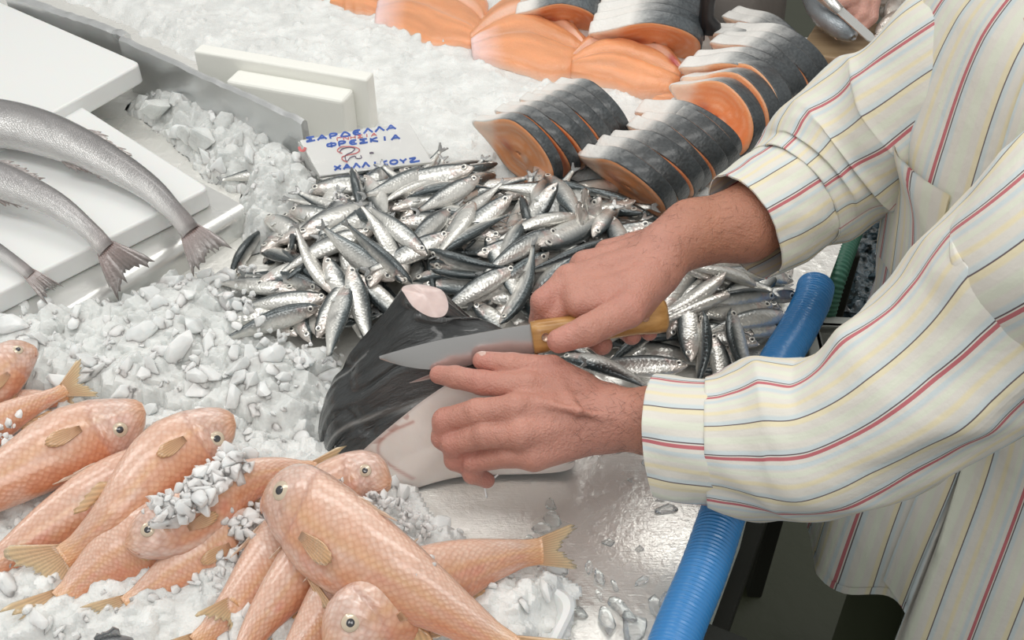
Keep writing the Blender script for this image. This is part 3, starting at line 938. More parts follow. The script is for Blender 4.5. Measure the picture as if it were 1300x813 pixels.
# ice the mullets lie on
heap('ice_bed', G([(-60, 540), (120, 520), (300, 545), (440, 590), (520, 640), (560, 690), (640, 726), (700, 742), (735, 762), (716, 800), (690, 880), (-200, 880), (-160, 640)]), .020, .022, .05, 11, .009, M['snow'], 'bed of crushed ice in the tray under the red mullets', 'ice', .003, (4200, .004, .018), 23, loose=.05)
# melting bits on the wet steel, each countable and its own
r = np.random.default_rng(9)
ICE_SPOTS = [(790, 775, .020), (830, 770, .016), (815, 740, .010), (770, 790, .018), (800, 800, .022), (735, 780, .012), (820, 590, .009), (850, 600, .010), (846, 650, .013), (800, 610, .006), (838, 636, .007), (772, 690, .008), (812, 698, .007), (700, 660, .014), (688, 672, .012), (760, 757, .009), (780, 745, .008), (845, 765, .014), (760, 735, .012), (748, 722, .010), (700, 640, .010), (672, 690, .012)]
melt = Mat('melting_ice').set(Base_Color=(.95, .97, .97), Roughness=.05, IOR=1.31, Transmission_Weight=.85)
melt.normal(melt.bump(melt.noise(melt.coord(), 120, 3), .3, .003))
for i, (u, v, s) in enumerate(ICE_SPOTS):
    V, F = CH[i % len(CH)]
    p = un(u, v, .0)
    a = r.uniform(0, 6.28); R = np.array([[math.cos(a), -math.sin(a), 0], [math.sin(a), math.cos(a), 0], [0, 0, 1]])
    q = V * s * np.array([1, .8, .45]); q[:, 2] -= q[:, 2].min() + .001
    tag(MB().add(q @ R.T + p, F).build('ice_chip', melt.m), 'small melting chip of clear ice on the bare wet steel', 'ice chip', 'ice chips melting on the bare steel')
# bigger lumps by the divider
r = np.random.default_rng(19)
for i, (u, v, s, z) in enumerate([(200, 138, .030, .030), (222, 128, .024, .036), (240, 170, .026, .030), (283, 158, .028, .036), (255, 178, .032, .026), (300, 180, .022, .030), (330, 178, .024, .028), (350, 190, .02, .022), (180, 130, .02, .02)]):
    V, F = CH[(i * 5 + 2) % len(CH)]
    tag(MB().add(V * s * [1, 1, 1.2] @ rotm(r).T + un(u, v, z), F).build('ice_lump', M['ice'], smooth=True, autosmooth=25),
        'large rough lump of ice at the foot of the grey divider', 'ice lump', 'large ice lumps beside the divider')
# ------------------------------------------------------------------ hake on the board
hake([(-330, 150, .10), (-200, 145, .105), (-70, 152, .107), (20, 160, .105), (100, 187, .10), (180, 232, .088), (222, 270, .080), (243, 296, .078)], 22,
     'long grey hake furthest back on the white board, tail hanging over onto the steel shelf', .56, 3, .86, .9, .30, .12)
hake([(-420, 215, .10), (-260, 200, .105), (-130, 205, .108), (-20, 225, .105), (60, 255, .102), (110, 290, .092), (136, 318, .084)], 30,
     'silver hake in front of the longer one, ragged tail drooping past the board front', .52, 8, .86, 1.35, .36, .13)
hake([(-420, 250, .085), (-250, 260, .088), (-120, 280, .088), (-40, 300, .086), (8, 325, .082), (40, 350, .076)], 20,
     'small hake at the left edge of which only the thin reddish tail reaches into view', .44, 12, .62, .8, .16, .11)

# ------------------------------------------------------------------ sardines
for args in ((0.10, 0.0, 1.0, 1.0, 1), (-0.22, 0.0, .9, 1.05, 2), (0.32, 0.05, 1.1, .92, 3), (-0.40, -.05, 1.0, 1.0, 4), (0.02, .12, 1.2, 1.08, 5), (.18, -.14, .8, .95, 6)):
    SARD.append(make_sardine(*args))
spoly = G([(300, 345), (345, 290), (420, 235), (465, 215), (600, 213), (665, 235), (720, 232), (800, 262), (850, 325), (995, 325), (1030, 348), (998, 440), (962, 470), (740, 474), (650, 450), (450, 442), (400, 440), (345, 420), (300, 405)])
def mound(x, y):
    return .008 + .046 * sstep(0, .13, -polysd(spoly, np.array([x]), np.array([y]))[0]) + .006 * vnoise(np.array([x * 9.0]), np.array([y * 9.0]))[0]
def on_mound(u, v, dz):
    z = .03
    for _ in range(6):
        p = un(u, v, z); z = .5 * z + .5 * (mound(p[0], p[1]) + dz)
    return un(u, v, z)
# head (u, v), tail (u, v), layer, roll (0 = back up, 90 = back to the left of its heading), steepness, label
SL = [
 (448, 212, 463, 282, 2, 25, .035, 'sardine standing on end with its dark snout against the lower edge of the price sign'),
 (474, 290, 352, 343, 4, 75, 0, 'long arched pinkish sardine on top at the left of the pile, round eye showing'),
 (500, 294, 402, 264, 2, -10, 0, 'dark backed sardine running under the upright one by the price sign'),
 (466, 228, 494, 278, 3, 120, 0, 'plump silver bellied sardine just right of the upright one by the price sign'),
 (380, 217, 308, 224, 2, 60, 0, 'sardine half covered by the ice lump left of the price sign, its eye peering out'),
 (362, 286, 402, 264, 2, 20, 0, 'dark sardine poking from the front of the ice lump left of the price sign'),
 (374, 318, 366, 286, 2, 10, .01, 'sardine end sticking straight out of the ice below the price sign'),
 (332, 317, 372, 330, 2, 80, 0, 'pink headed sardine lying in the ice at the far left of the pile'),
 (290, 350, 316, 316, 1, 0, 0, 'blue backed sardine beside the hake tail and the steel shelf'),
 (548, 216, 489, 240, 3, 55, 0, 'speckled sardine at the top edge of the pile just below the sign corner'),
 (566, 213, 536, 226, 2, 40, .01, 'short sardine at the top of the pile with only the head clear'),
 (564, 226, 517, 244, 2, 120, 0, 'white bellied sardine tucked below the top edge of the pile'),
 (515, 246, 565, 240, 3, 70, 0, 'sardine facing left in the upper part of the pile, its head over a gap'),
 (607, 227, 540, 264, 4, 60, 0, 'large speckled sardine slanting up to the right at the top of the pile'),
 (563, 260, 622, 232, 2, -70, 0, 'sardine with a spread tail sticking up at the top right of the pile'),
 (568, 288, 620, 247, 3, -100, 0, 'curved pale sardine below the spread tail at the top of the pile'),
 (603, 256, 573, 300, 4, 110, 0, 'broad silver bellied sardine in the middle of the upper pile'),
 (649, 250, 603, 284, 4, 60, .01, 'broad sardine with a dark head pointing up and right'),
 (667, 273, 637, 336, 4, -60, 0, 'sardine heading upward beside the forearm, silver flank catching light'),
 (540, 322, 479, 271, 5, 65, 0, 'big dark and silver sardine lying across the centre of the pile, head down right'),
 (573, 297, 529, 317, 4, 60, 0, 'short pink cheeked sardine right of the big central one'),
 (552, 322, 628, 280, 4, 70, 0, 'long grey sardine with its tail fin raised behind the centre of the pile'),
 (574, 264, 546, 290, 3, 50, 0, 'dark headed sardine in the hollow behind the centre'),
 (620, 300, 632, 326, 3, 90, 0, 'sardine facing the camera with a ringed eye and pink open gill'),
 (503, 284, 543, 280, 2, -80, 0, 'dark sardine with its gill gaping in the hollow of the upper pile'),
 (542, 322, 622, 340, 5, 10, 0, 'dark backed sardine stretched level over the middle of the pile'),
 (523, 352, 590, 345, 3, 85, 0, 'pink headed sardine staring left just above the dark fish chunk'),
 (547, 346, 626, 346, 4, 65, 0, 'bright striped sardine lying level above the dark fish chunk'),
 (546, 333, 604, 342, 4, 5, 0, 'small dark sardine lying on the bright striped one'),
 (656, 337, 586, 380, 5, 55, 0, 'large blue and silver sardine slanting up right behind the knife'),
 (605, 322, 640, 316, 3, -60, 0, 'sardine lying level beneath the raised tail near the centre'),
 (536, 360, 612, 366, 3, 95, 0, 'silver bellied sardine right beside the pale fin stump'),
 (640, 416, 678, 326, 5, 60, 0, 'long olive sardine hanging head down just behind the knife blade'),
 (668, 380, 700, 352, 4, 70, 0, 'sardine with a wide eye just left of the gripping knuckles'),
 (598, 384, 632, 410, 3, 100, 0, 'crumpled pale sardine between the fish chunk and the knife'),
 (608, 374, 652, 378, 3, -70, 0, 'thin sardine lying level behind the knife blade'),
 (522, 362, 468, 312, 5, 15, 0, 'very dark backed sardine diving down right toward the fin stump'),
 (514, 352, 493, 314, 4, 110, 0, 'white bellied sardine lying beside the very dark one'),
 (500, 358, 470, 336, 4, 40, 0, 'sardine lying parallel below the very dark one'),
 (412, 324, 438, 382, 4, -70, .01, 'round eyed sardine head up at the left, body hanging down'),
 (417, 377, 322, 388, 4, 65, 0, 'sardine facing right at the left of the pile with a large ringed eye'),
 (404, 388, 330, 414, 4, 20, 0, 'dark backed sardine directly below the large eyed one at left'),
 (410, 366, 328, 351, 3, 25, 0, 'dark slim sardine lying level at the left of the pile'),
 (376, 368, 296, 360, 3, 80, 0, 'silver striped sardine emerging from the ice at the far left'),
 (372, 386, 300, 408, 3, 85, 0, 'bright silver sardine half in the ice at the lower left'),
 (442, 360, 418, 444, 5, -75, 0, 'bright large sardine head up at lower left against the dark fish chunk'),
 (401, 424, 437, 370, 4, -80, 0, 'sardine head down crossing behind the bright large one'),
 (374, 424, 348, 404, 2, 70, 0, 'sardine of which just the staring head shows at the lower left ice edge'),
 (390, 432, 380, 402, 2, 60, 0, 'second staring sardine head at the lower ice edge, right of its twin'),
 (424, 378, 396, 330, 4, 130, 0, 'pointed silver sardine with its slim tail up between the eyed ones'),
 (444, 338, 462, 408, 5, -85, 0, 'twisted silver sardine hanging left of the dark fish chunk'),
 (450, 348, 494, 388, 4, 95, 0, 'broad silver sardine dipping under the upper edge of the fish chunk'),
 (478, 402, 464, 376, 2, 60, 0, 'sardine tucked against the upper left flank of the fish chunk'),
 (412, 434, 398, 396, 2, 90, 0, 'sardine tail down behind the two crossing ones at lower left'),
 (706, 232, 676, 280, 4, -110, .03, 'broad silver sardine standing upright at the far edge of the pile'),
 (734, 270, 664, 290, 4, 100, 0, 'bluish bellied sardine lying below the upright broad one'),
 (683, 318, 786, 262, 5, 105, 0, 'long pale sardine stretched up right toward the forearm with tail raised'),
 (775, 308, 678, 344, 5, -5, 0, 'dark curved sardine lying along the forearm'),
 (740, 240, 748, 276, 4, 15, .03, 'sardine standing up with dark snout at the far edge, tallest of three heads'),
 (734, 262, 740, 284, 4, 20, .02, 'short sardine head standing in front of the tallest snout'),
 (760, 256, 748, 276, 4, 40, .02, 'sardine head leaning right behind the raised tail'),
 (786, 260, 820, 284, 3, 0, .01, 'dark backed sardine at the far right corner of the pile by the wrist'),
 (754, 296, 778, 270, 4, 100, 0, 'sardine facing down beside the raised tail near the forearm'),
 (776, 278, 790, 310, 4, 80, 0, 'bright silver sardine just left of the forearm hair'),
 (782, 282, 816, 294, 3, 110, 0, 'pale sardine lying behind the forearm'),
 (708, 290, 656, 320, 5, 45, 0, 'speckled sardine with a dark back below the bluish bellied one'),
 (664, 246, 672, 294, 3, 20, .01, 'dark backed sardine steep at the far edge left of the broad one'),
 (698, 322, 656, 350, 4, 25, 0, 'dark sardine beside the dark curved one, nearer the centre'),
 (722, 334, 674, 356, 3, 10, 0, 'dark sardine beneath the dark curved one, closest to the knuckles'),
 (712, 448, 796, 478, 5, 85, 0, 'silver sardine between the two hands'),
 (872, 466, 792, 464, 5, 70, 0, 'silver sardine level under the knife hand, head by the cuff'),
 (772, 462, 852, 406, 4, 15, 0, 'dark curved sardine under the gripping fingers'),
 (877, 460, 872, 388, 5, -100, 0, 'white bellied sardine head down right of the knife handle'),
 (912, 354, 858, 336, 4, 105, 0, 'blue grey broad bellied sardine beside the wrist'),
 (940, 346, 884, 334, 3, 90, 0, 'sardine tucked behind the broad bellied one near the wrist'),
 (948, 338, 876, 330, 4, 75, 0, 'sardine with a torn reddish head lying below the upper cuff'),
 (968, 362, 908, 346, 4, 100, 0, 'pale sardine with a pink gill in the right part of the pile'),
 (988, 336, 964, 366, 4, -100, .01, 'pinkish sardine upright by the top of the blue hose'),
 (923, 350, 870, 382, 5, 110, 0, 'sky blue bellied sardine slanting up right in the right part of the pile'),
 (930, 370, 882, 390, 5, 110, 0, 'second blue bellied sardine directly below the sky blue one'),
 (986, 374, 902, 386, 5, 25, 0, 'dark backed sardine lying level with its head near the blue hose'),
 (982, 390, 922, 394, 4, 60, 0, 'striped sardine just below the dark level one near the hose'),
 (842, 404, 870, 358, 4, 115, 0, 'grey bellied sardine with tail up beside the knife handle'),
 (848, 428, 870, 392, 4, 110, 0, 'grey silver sardine below the knife handle end'),
 (898, 398, 888, 468, 5, -20, .01, 'dark backed sardine with its eye up right of the white bellied one'),
 (926, 394, 946, 464, 5, 60, 0, 'dark edged silver sardine pointing up in front of the lower sleeve'),
 (964, 437, 912, 424, 4, 70, 0, 'sardine with a bright eye against the blue hose'),
 (904, 424, 916, 470, 4, -85, 0, 'silver sardine heading up from behind the lower sleeve'),
 (920, 436, 932, 472, 3, 100, 0, 'bright sardine just right of the one heading up behind the sleeve'),
 (956, 428, 902, 400, 3, 70, 0, 'sardine slanting under the bright eyed one near the hose'),
 (864, 362, 862, 326, 3, 0, 0, 'dark sardine wedged under the wrist of the knife arm'),
 (966, 350, 930, 372, 3, 60, 0, 'dark sardine half hidden below the pinkish upright one'),
 (884, 474, 926, 462, 3, 70, 0, 'sardine eye peeping over the edge of the lower cuff'),
 (1008, 356, 944, 346, 4, 70, 0, 'slim sardine in the corner nearest the hose end'),
 (1004, 398, 952, 408, 4, 70, 0, 'silver sardine nosing against the middle of the blue hose'),
 (996, 420, 944, 416, 3, 80, 0, 'silver sardine below the one nosing the blue hose'),
 (1012, 380, 962, 366, 3, 30, 0, 'dark sardine slipping under the upper bend of the blue hose'),
]
for i, (hu, hv, tu, tv, ly, ro, steep, lab) in enumerate(SL):
    dz = .009 * (ly - 1)
    h = on_mound(hu, hv, dz + steep); t = on_mound(tu, tv, dz - steep * .5)
    a = nrm(h - t); Lm = np.linalg.norm(h - t) * 1.0
    L = float(np.clip(Lm * .96, .112, .150))
    t2 = h - a * L
    t2[2] = max(t2[2], .004)
    place_sardine(i * 5 + (i // 6), h, t2, ro, lab, L)
# the ones beneath, mostly hidden
r = np.random.default_rng(41)
lo, hi = spoly[:, :2].min(0), spoly[:, :2].max(0)
k = 0
while k < 190:
    p = lo + (hi - lo) * r.random(2)
    d = polysd(spoly, np.array([p[0]]), np.array([p[1]]))[0]
    if d > -.014: continue
    z = mound(*p) + r.uniform(-.018, .012)
    a = r.uniform(0, 6.28); L = r.uniform(.115, .14)
    dv = np.array([math.cos(a), math.sin(a), r.uniform(-.12, .12)]) * L / 2
    c = np.array([p[0], p[1], max(z, .010)])
    if any(polysd(spoly, np.array([c[0] + s * dv[0]]), np.array([c[1] + s * dv[1]]))[0] > .004 for s in (1, -1)): continue
    place_sardine(k, c + dv, c - dv, r.choice([20, 60, 80, 100, -60, -80, -100]), 'sardine lying deep in the pile under other sardines, little of it in view', L, 'sardines deep in the pile')
    k += 1

# ------------------------------------------------------------------ red mullets
mullet([(184, 522, .080), (120, 545, .082), (40, 590, .080), (-40, 640, .075), (-110, 690, .07)], 40, 'red mullet whose body runs off the left edge, whole head and shoulder fin in view', tone=(1, 1), seed=1, under=True)
mullet([(299, 538, .088), (262, 548, .090), (210, 585, .088), (150, 650, .078), (105, 690, .064), (80, 708, .058)], 40, 'red mullet stretched diagonally, head toward the coarse ice heap, tail spread at lower left', tone=(.95, 1.05), seed=2, taillen=.30, tailspread=.62, scale=1.15, under=True)
mullet([(160, 690, .072), (205, 680, .074), (258, 650, .074), (300, 618, .072), (350, 600, .066), (402, 598, .056)], 46, 'red mullet bent in an arc, snout pointing left, crushed ice on its shoulder', tone=(1, 1), seed=3, scale=1.02)
mullet([(341, 622, .098), (385, 655, .105), (440, 695, .104), (510, 738, .096), (580, 782, .080), (650, 828, .062)], 46, 'largest red mullet lying on top across the others, belly toward the lower left', tone=(1, 1.0), seed=4, scale=1.02)
mullet([(497, 612, .062), (455, 610, .064), (400, 640, .060), (350, 700, .055), (300, 770, .05)], -46, 'red mullet under the largest one, only its head sticking out toward the dark fish chunk', tone=(1.05, 1), seed=5, scale=.95)
mullet([(412, 822, .068), (470, 790, .074), (530, 750, .074), (590, 722, .066), (650, 706, .056), (688, 700, .048)], 46, 'red mullet crossing under the largest one, tail pointing right onto bare steel', tone=(1.0, .95), seed=6, scale=1.1, tailspread=.24, taillen=.22)
mullet([(452, 640, .062), (420, 680, .064), (370, 740, .060), (325, 800, .052), (300, 850, .048)], -46, 'red mullet slanting from under the largest one to the bottom edge, nearest the ice gap', tone=(.95, 1), seed=7, scale=1.0)
mullet([(500, 690, .052), (455, 740, .054), (400, 800, .050), (360, 850, .045)], -46, 'red mullet whose flank shows at the bottom edge between two others under the largest', L=.24, tone=(1.05, .9), seed=8)
mullet([(410, 650, .042), (370, 690, .046), (310, 760, .044), (250, 820, .040)], -46, 'pale red mullet lying lowest in the ice left of the bottom edge pair', L=.24, tone=(.9, 1.05), seed=9, scale=.9)
mullet([(235, 590, .052), (160, 615, .056), (80, 660, .054), (0, 715, .050), (-50, 750, .045)], -46, 'red mullet squeezed between the left edge one and the pale diagonal one', tone=(1, 1), seed=10, scale=.9)
mullet([(260, 655, .044), (210, 680, .050), (160, 700, .050), (110, 735, .046), (78, 765, .042)], -46, 'red mullet beneath the arc shaped one with its pale spread tail at lower left', L=.22, tone=(1.05, .9), seed=11, scale=1.15, taillen=.24)
mullet([(330, 665, .044), (280, 690, .048), (230, 722, .046), (185, 752, .042), (160, 770, .040)], -46, 'red mullet below the arc shaped one with a small orange tail near the bottom edge', L=.2, tone=(1.1, .9), seed=12, scale=.95, taillen=.2, tailspread=.42)
mullet([(42, 440, .080), (10, 470, .080), (-50, 520, .075), (-120, 580, .07)], -46, 'red mullet entering from the left edge above the others, only its head in view', tone=(1, 1), seed=13)
mullet([(-90, 590, .060), (-40, 560, .066), (20, 525, .066), (62, 505, .064), (84, 494, .062)], 46, 'red mullet behind the left edge one with just its orange forked tail raised', L=.2, tone=(1, 1), seed=14, scale=.7, taillen=.2)
mullet([(-60, 545, .046), (-10, 525, .048), (40, 510, .048), (88, 508, .046)], 46, 'small red mullet at the left edge beneath the raised orange tail', L=.16, tone=(1.1, .9), seed=15, scale=.8, tail=True, taillen=.10)
# a grey fish peeking in at the bottom edge
def grey_col(t, y, s, seed):
    n = fbm(t * 12, y * 3, s * 2, seed, 3)
    c = np.array([.62, .50, .48]) + n[..., None] * .18
    w = sstep(.3, .9, y)[..., None]
    return np.clip(c * (1 - w) + np.array([.22, .23, .24]) * w, .02, 1)
C, L = resample(np.array([un(*p) for p in [(170, 814, .052), (120, 836, .054), (40, 886, .05), (-60, 936, .046)]]), 30)
gr = empty('grey_fish', C[8] * [1, 1, 0] + [0, 0, .03], 'grey pink fish at the bottom edge, only its head top and dark fin in view', 'fish')
b, fr = fish_body(C, np.array([.2, .35, .9]), L, MU_H, MU_W, grey_col, 40, 24, 5, .21)
b.build('body', M['hake'], gr)
for sd in (1, -1): fish_eye(fr, .105, .30, sd, .004, None).build('eye', [M['eye_silver'], M['pupil'], M['eye_rim']], gr)
c, Tt, Dd, Nn, H, Wd = at(fr, .06)
fan(c + Dd * H * .8, c + Dd * H * .8 + Tt * .018, nrm(Dd + Tt * .1), .12, .015, .1, Nn, (.05, .055, .06), (.16, .17, .18), 11, 5, 3, .0016, .1).build('dorsal_fin', M['fin'], gr)
c, Tt, Dd, Nn, H, Wd = at(fr, 1.0)
fan(c + Dd * H, c - Dd * H, Tt, .5, .05, .5, Nn, (.3, .3, .3), (.25, .25, .25), 17, 5, 4).build('tail_fin', M['fin'], gr)

# loose ice lying on the mullets
def ice_on(spots, label, s0, s1, n, seed):
    r = np.random.default_rng(seed); mb = MB(); pts = []
    for u, v, z, ru in spots:
        for _ in range(n):
            a = r.uniform(0, 6.28); q = ru * math.sqrt(r.random())
            pts.append(un(u + q * math.cos(a), v + q * .7 * math.sin(a), z + r.uniform(-.010, .008)))
    chunks(mb, pts, s0, s1, r, 1.8)
    return tag(mb.build('ice_scatter', M['clear'], smooth=True, autosmooth=28), label, 'ice', None, 'stuff')
ice_on([(228, 640, .100, 34), (262, 610, .098, 26), (285, 590, .092, 26), (205, 650, .095, 22), (250, 630, .102, 24), (300, 585, .085, 22)], 'crushed ice on the shoulder of the arc shaped mullet', .004, .016, 30, 4)
ice_on([(410, 640, .120, 22), (440, 655, .122, 24), (470, 672, .120, 26), (500, 690, .116, 26), (530, 715, .110, 22), (395, 628, .115, 14)], 'crushed ice along the back of the largest mullet', .0015, .0065, 46, 5)
ice_on([(505, 650, .060, 28), (525, 670, .055, 26), (480, 640, .07, 20), (418, 606, .075, 18)], 'crushed ice around the mullet head next to the dark fish chunk', .002, .009, 26, 6)
ice_on([(130, 600, .066, 30), (30, 545, .075, 34), (10, 580, .080, 26), (245, 575, .08, 20)], 'crushed ice between the mullets at the left edge', .002, .009, 26, 7)
ice_on([(310, 658, .066, 30), (322, 672, .062, 24), (330, 690, .05, 34), (295, 700, .048, 30), (345, 640, .055, 20), (320, 725, .045, 30), (265, 740, .045, 26)], 'crushed ice in the gap between the arc shaped and the largest mullet', .003, .013, 26, 8)
ice_on([(425, 255, .062, 12), (318, 345, .035, 14), (345, 425, .035, 24), (400, 450, .035, 30), (310, 400, .045, 24), (300, 375, .04, 22)], 'crushed ice spilling over the left end of the sardines', .003, .012, 16, 9)
# ------------------------------------------------------------------ salmon
fm = Mat('salmon_flesh').set(Roughness=.38, Coat_Weight=.3, Coat_Roughness=.15, Subsurface_Weight=.25, Subsurface_Scale=.008)
fm.b.inputs['Subsurface Radius'].default_value = (1, .5, .3)
fm.color(fm.attr().outputs['Color']); fm.normal(fm.bump(fm.noise(fm.coord(), 120, 5, .65), .5, .003))
M['salmon'] = fm.m
sk = Mat('salmon_skin').set(Roughness=.38, Metallic=0, Coat_Weight=.35, Coat_Roughness=.15)
co = sk.coord()
spk = sk.ramp(sk.noise(sk.coord('UV', (1, 1, 1)), 210, 5, .7), [(.34, (.34, .36, .38)), (.56, (1, 1, 1)), (.72, (1.35, 1.35, 1.3))])
sca = sk.n('SeparateColor'); sk.l(sk.attr().outputs['Color'], sca.inputs[0])
sk.color(sk.mix(sk.math('MAXIMUM', sk.math('SUBTRACT', .8, sca.outputs[0]), 0.06), sk.attr().outputs['Color'], spk, 'MULTIPLY'))
sk.normal(sk.bump(sk.voro(sk.coord('UV', (1, 1, 1)), 230, 'F1', .7).outputs['Distance'], .3, .002, sk.bump(sk.noise(co, 120, 4), .35, .002)))
M['salmon_skin'] = sk.m
def salmon(a0, a1, b0, b1, n, label, hz=.058, zc=.060, tilt=-20, fan_=0.0, gaps=(), seed=0, dark=1.0, grow=.0, lean0=0.0, lean_=.5, warm=1.0, bellyw=-.35):
    """a piece of salmon cut into steaks that still lie together: a0-a1 line of cutting, b0-b1 belly to back"""
    r = np.random.default_rng(seed)
    P0, P1 = un(*a0, zc), un(*a1, zc)
    A = nrm((P1 - P0) * [1, 1, 0]); Lx = np.linalg.norm(P1 - P0)
    B0, B1 = un(*b0, zc), un(*b1, zc)
    a = np.linalg.norm((B1 - B0)) / 2
    D = B1 - B0; D = D - A * (D @ A); D = nrm(D * [1, 1, 0])
    ct_, st_ = math.cos(math.radians(tilt)), math.sin(math.radians(tilt))
    upz = np.array([0, 0, 1.0])
    e1 = D * ct_ + upz * st_; e2 = -D * st_ + upz * ct_
    mid = (B0 + B1) / 2; off = (mid - P0) - A * ((mid - P0) @ A)
    root = empty('sliced_salmon', (P0 + P1) / 2 * [1, 1, 0], label, 'salmon', 'salmon cut into steaks on the ice bed')
    th_tot = Lx / n
    K = 56; ph = np.linspace(0, 2 * np.pi, K, endpoint=False)
    cx, sy = np.cos(ph), np.sin(ph)
    ox = a * np.where(cx > 0, cx, cx * 1.42)
    oy = hz * np.sign(sy) * np.abs(sy) ** .9 * (1 - np.where(sy > 0, .62, .70) * sstep(0.05, .95, -cx)) - hz * .16 * sstep(.35, 1.0, -cx)
    oy = np.where(oy < -hz * .86, -hz * .86 + (oy + hz * .86) * .2, oy)
    for k in range(n):
        s = (k + .5) / n
        wdt = th_tot * (0.78 if k in gaps else .90)
        c = P0 + A * Lx * s + off
        yaw = fan_ * (s - .5) + r.uniform(-.035, .035) + (.16 if k in gaps else 0)
        lean = lean_ + r.uniform(-.04, .04) + (lean0 if k == 0 else 0)
        if k == 0 and abs(lean0) > .25: c = c - A * (.016 if lean0 < 0 else .030)
        An = nrm(A + D * math.sin(yaw) + upz * math.sin(lean))
        f1 = nrm(e1 - An * (e1 @ An)); f2 = nrm(np.cross(An, f1)); f2 = f2 if f2[2] > 0 else -f2
        sc = (1 + grow * (s - .5)) * (1 + r.uniform(-.015, .015))
        jig = 1 + .012 * np.array([vnoise(np.array([q * 1.2]), np.array([k * 3.1 + seed]))[0] for q in ph])
        sx, sy2 = ox * sc * jig, oy * sc * jig
        pt = lambda m, x: c + An * x + f1 * (sx * m)[:, None] + f2 * (sy2 * m)[:, None]
        steak = MB()
        rows, cols = [], []
        fl0 = np.array([.80, .33, .14]) * warm; fl1 = np.array([.90, .62, .44])
        def face(m_, kk):
            rr = np.full(K, m_)
            band = .5 + .5 * np.sin(rr * 34 + 2.2 * np.cos(ph * 2) + vnoise(ph * 2, rr * 5, seed=seed))
            w = (np.clip(band * 1.6 - .95, 0, 1) * .65 * (rr > .25))[:, None]
            ccol = fl0 * (1 - w) + fl1 * w
            cav = (np.exp(-((sx * m_ / a + .35) / .22) ** 2) * np.exp(-((sy2 * m_ / hz) / .16) ** 2))[:, None]
            ccol = ccol * (1 - .75 * cav) + np.array([.40, .08, .05]) * .75 * cav
            spine = (np.exp(-((sx * m_ / a - .18) / .07) ** 2) * np.exp(-((sy2 * m_ / hz) / .12) ** 2))[:, None]
            ccol = ccol * (1 - .8 * spine) + np.array([.80, .66, .56]) * .8 * spine
            wb = sstep(-.62, -.9, sx * m_ / a)[:, None]
            return ccol * (1 - .7 * wb) + np.array([.90, .74, .62]) * .7 * wb
        ms = [.02, .1, .2, .3, .4, .5, .6, .68, .76, .84, .92, .985]
        for m_ in ms:
            rows.append(pt(m_, -wdt / 2 + .0014 * (m_ > .95) - .0012 * math.sin(m_ * 9))); cols.append(face(m_, k))
        for m_ in ms[::-1]:
            rows.append(pt(m_, wdt / 2 - .0014 * (m_ > .95) + .0012 * math.sin(m_ * 9))); cols.append(face(m_, k))
        steak.grid(np.array(rows), 0, np.array(cols), close_v=True)
        steak.f += [tuple(range(K)), tuple((len(rows) - 1) * K + j for j in range(K))[::-1]]; steak.m += [0, 0]
        so = steak.build('steak', M['salmon'], root)
        skn = MB(); rows = []; cols = []; uvs = []
        x = sx / a
        nn = np.array([fbm(q * 3, k * .7 + seed, oct=3) for q in ph])
        for m_, xx in ((.955, -.475), (1.0, -.475), (1.010, -.40), (1.013, 0), (1.010, .40), (1.0, .475), (.955, .475)):
            rows.append(pt(m_, wdt * xx))
            w = sstep(bellyw - .16, bellyw + .22, x + nn * .18)[:, None]
            w2 = sstep(bellyw + .16, bellyw + .55, x + nn * .16)[:, None]
            ccol = np.array([.88, .87, .84]) * (1 - w) + np.array([.30, .31, .31]) * w
            ccol = ccol * (1 - w2) + np.array([.055, .064, .070]) * dark * w2
            cols.append(np.clip(ccol * (1 + .5 * nn[:, None] * w), .02, 1)); uvs.append(np.stack([ph * .06, np.full(K, xx * wdt + k * .03)], 1))
        skn.grid(np.array(rows), 0, np.array(cols), np.array(uvs), close_v=True)
        skn.grid(np.array([rows[0], rows[-1]]), 0, close_v=True, flip=True)
        skn.build('skin', M['salmon_skin'], so)
    return root
salmon((672, 192), (768, 140), (660, 150), (752, 190), 7, 'cut salmon standing apart on the open ice, its front steak tipped open', .054, .064, -10, .35, (0, 1, 3), 1, 1.0, -.12, -.30, .42, 1, -.62)
salmon((806, 240), (908, 176), (796, 184), (892, 226), 6, 'cut salmon nearest the shirt cuff, dark skin in long bands, ragged pale rim in front', .056, .062, -10, .3, (0, 1, 3), 2, .8, -.05, .0, .62, 1, -.62)
salmon((890, 164), (962, 120), (872, 124), (982, 160), 4, 'cut salmon with a gap opening on deep orange rings, behind the one nearest the cuff', .054, .060, -10, .5, (0, 1), 3, 1.0, .05, .75, -.12, 1.05, -.50)
salmon((946, 118), (1012, 72), (900, 86), (1018, 114), 5, 'broad cut salmon with white belly and orange end face, above the gaping one', .054, .060, -10, .3, (2,), 4, 1.0, .02, -.1, .42, 1, -.42)
salmon((950, 76), (996, 50), (910, 52), (1020, 76), 4, 'cut salmon furthest right at the back in front of the grey apron', .040, .046, -10, .4, (0, 2), 5, 1.3, .0, -.1, .35, 1.05, -.5)
salmon((838, 52), (860, -4), (790, 14), (890, 46), 6, 'cut salmon behind the black handled knife, with greyish skin', .054, .058, -10, .2, (), 6, 1.5, .0, 0, .60, 1, -.5)
salmon((722, 24), (746, -34), (690, -12), (766, 6), 7, 'thinly cut salmon at the top edge with many even grey bands', .048, .050, -10, .1, (1, 3, 5), 7, 2.2, .0, 0, .55, .9, -.9)

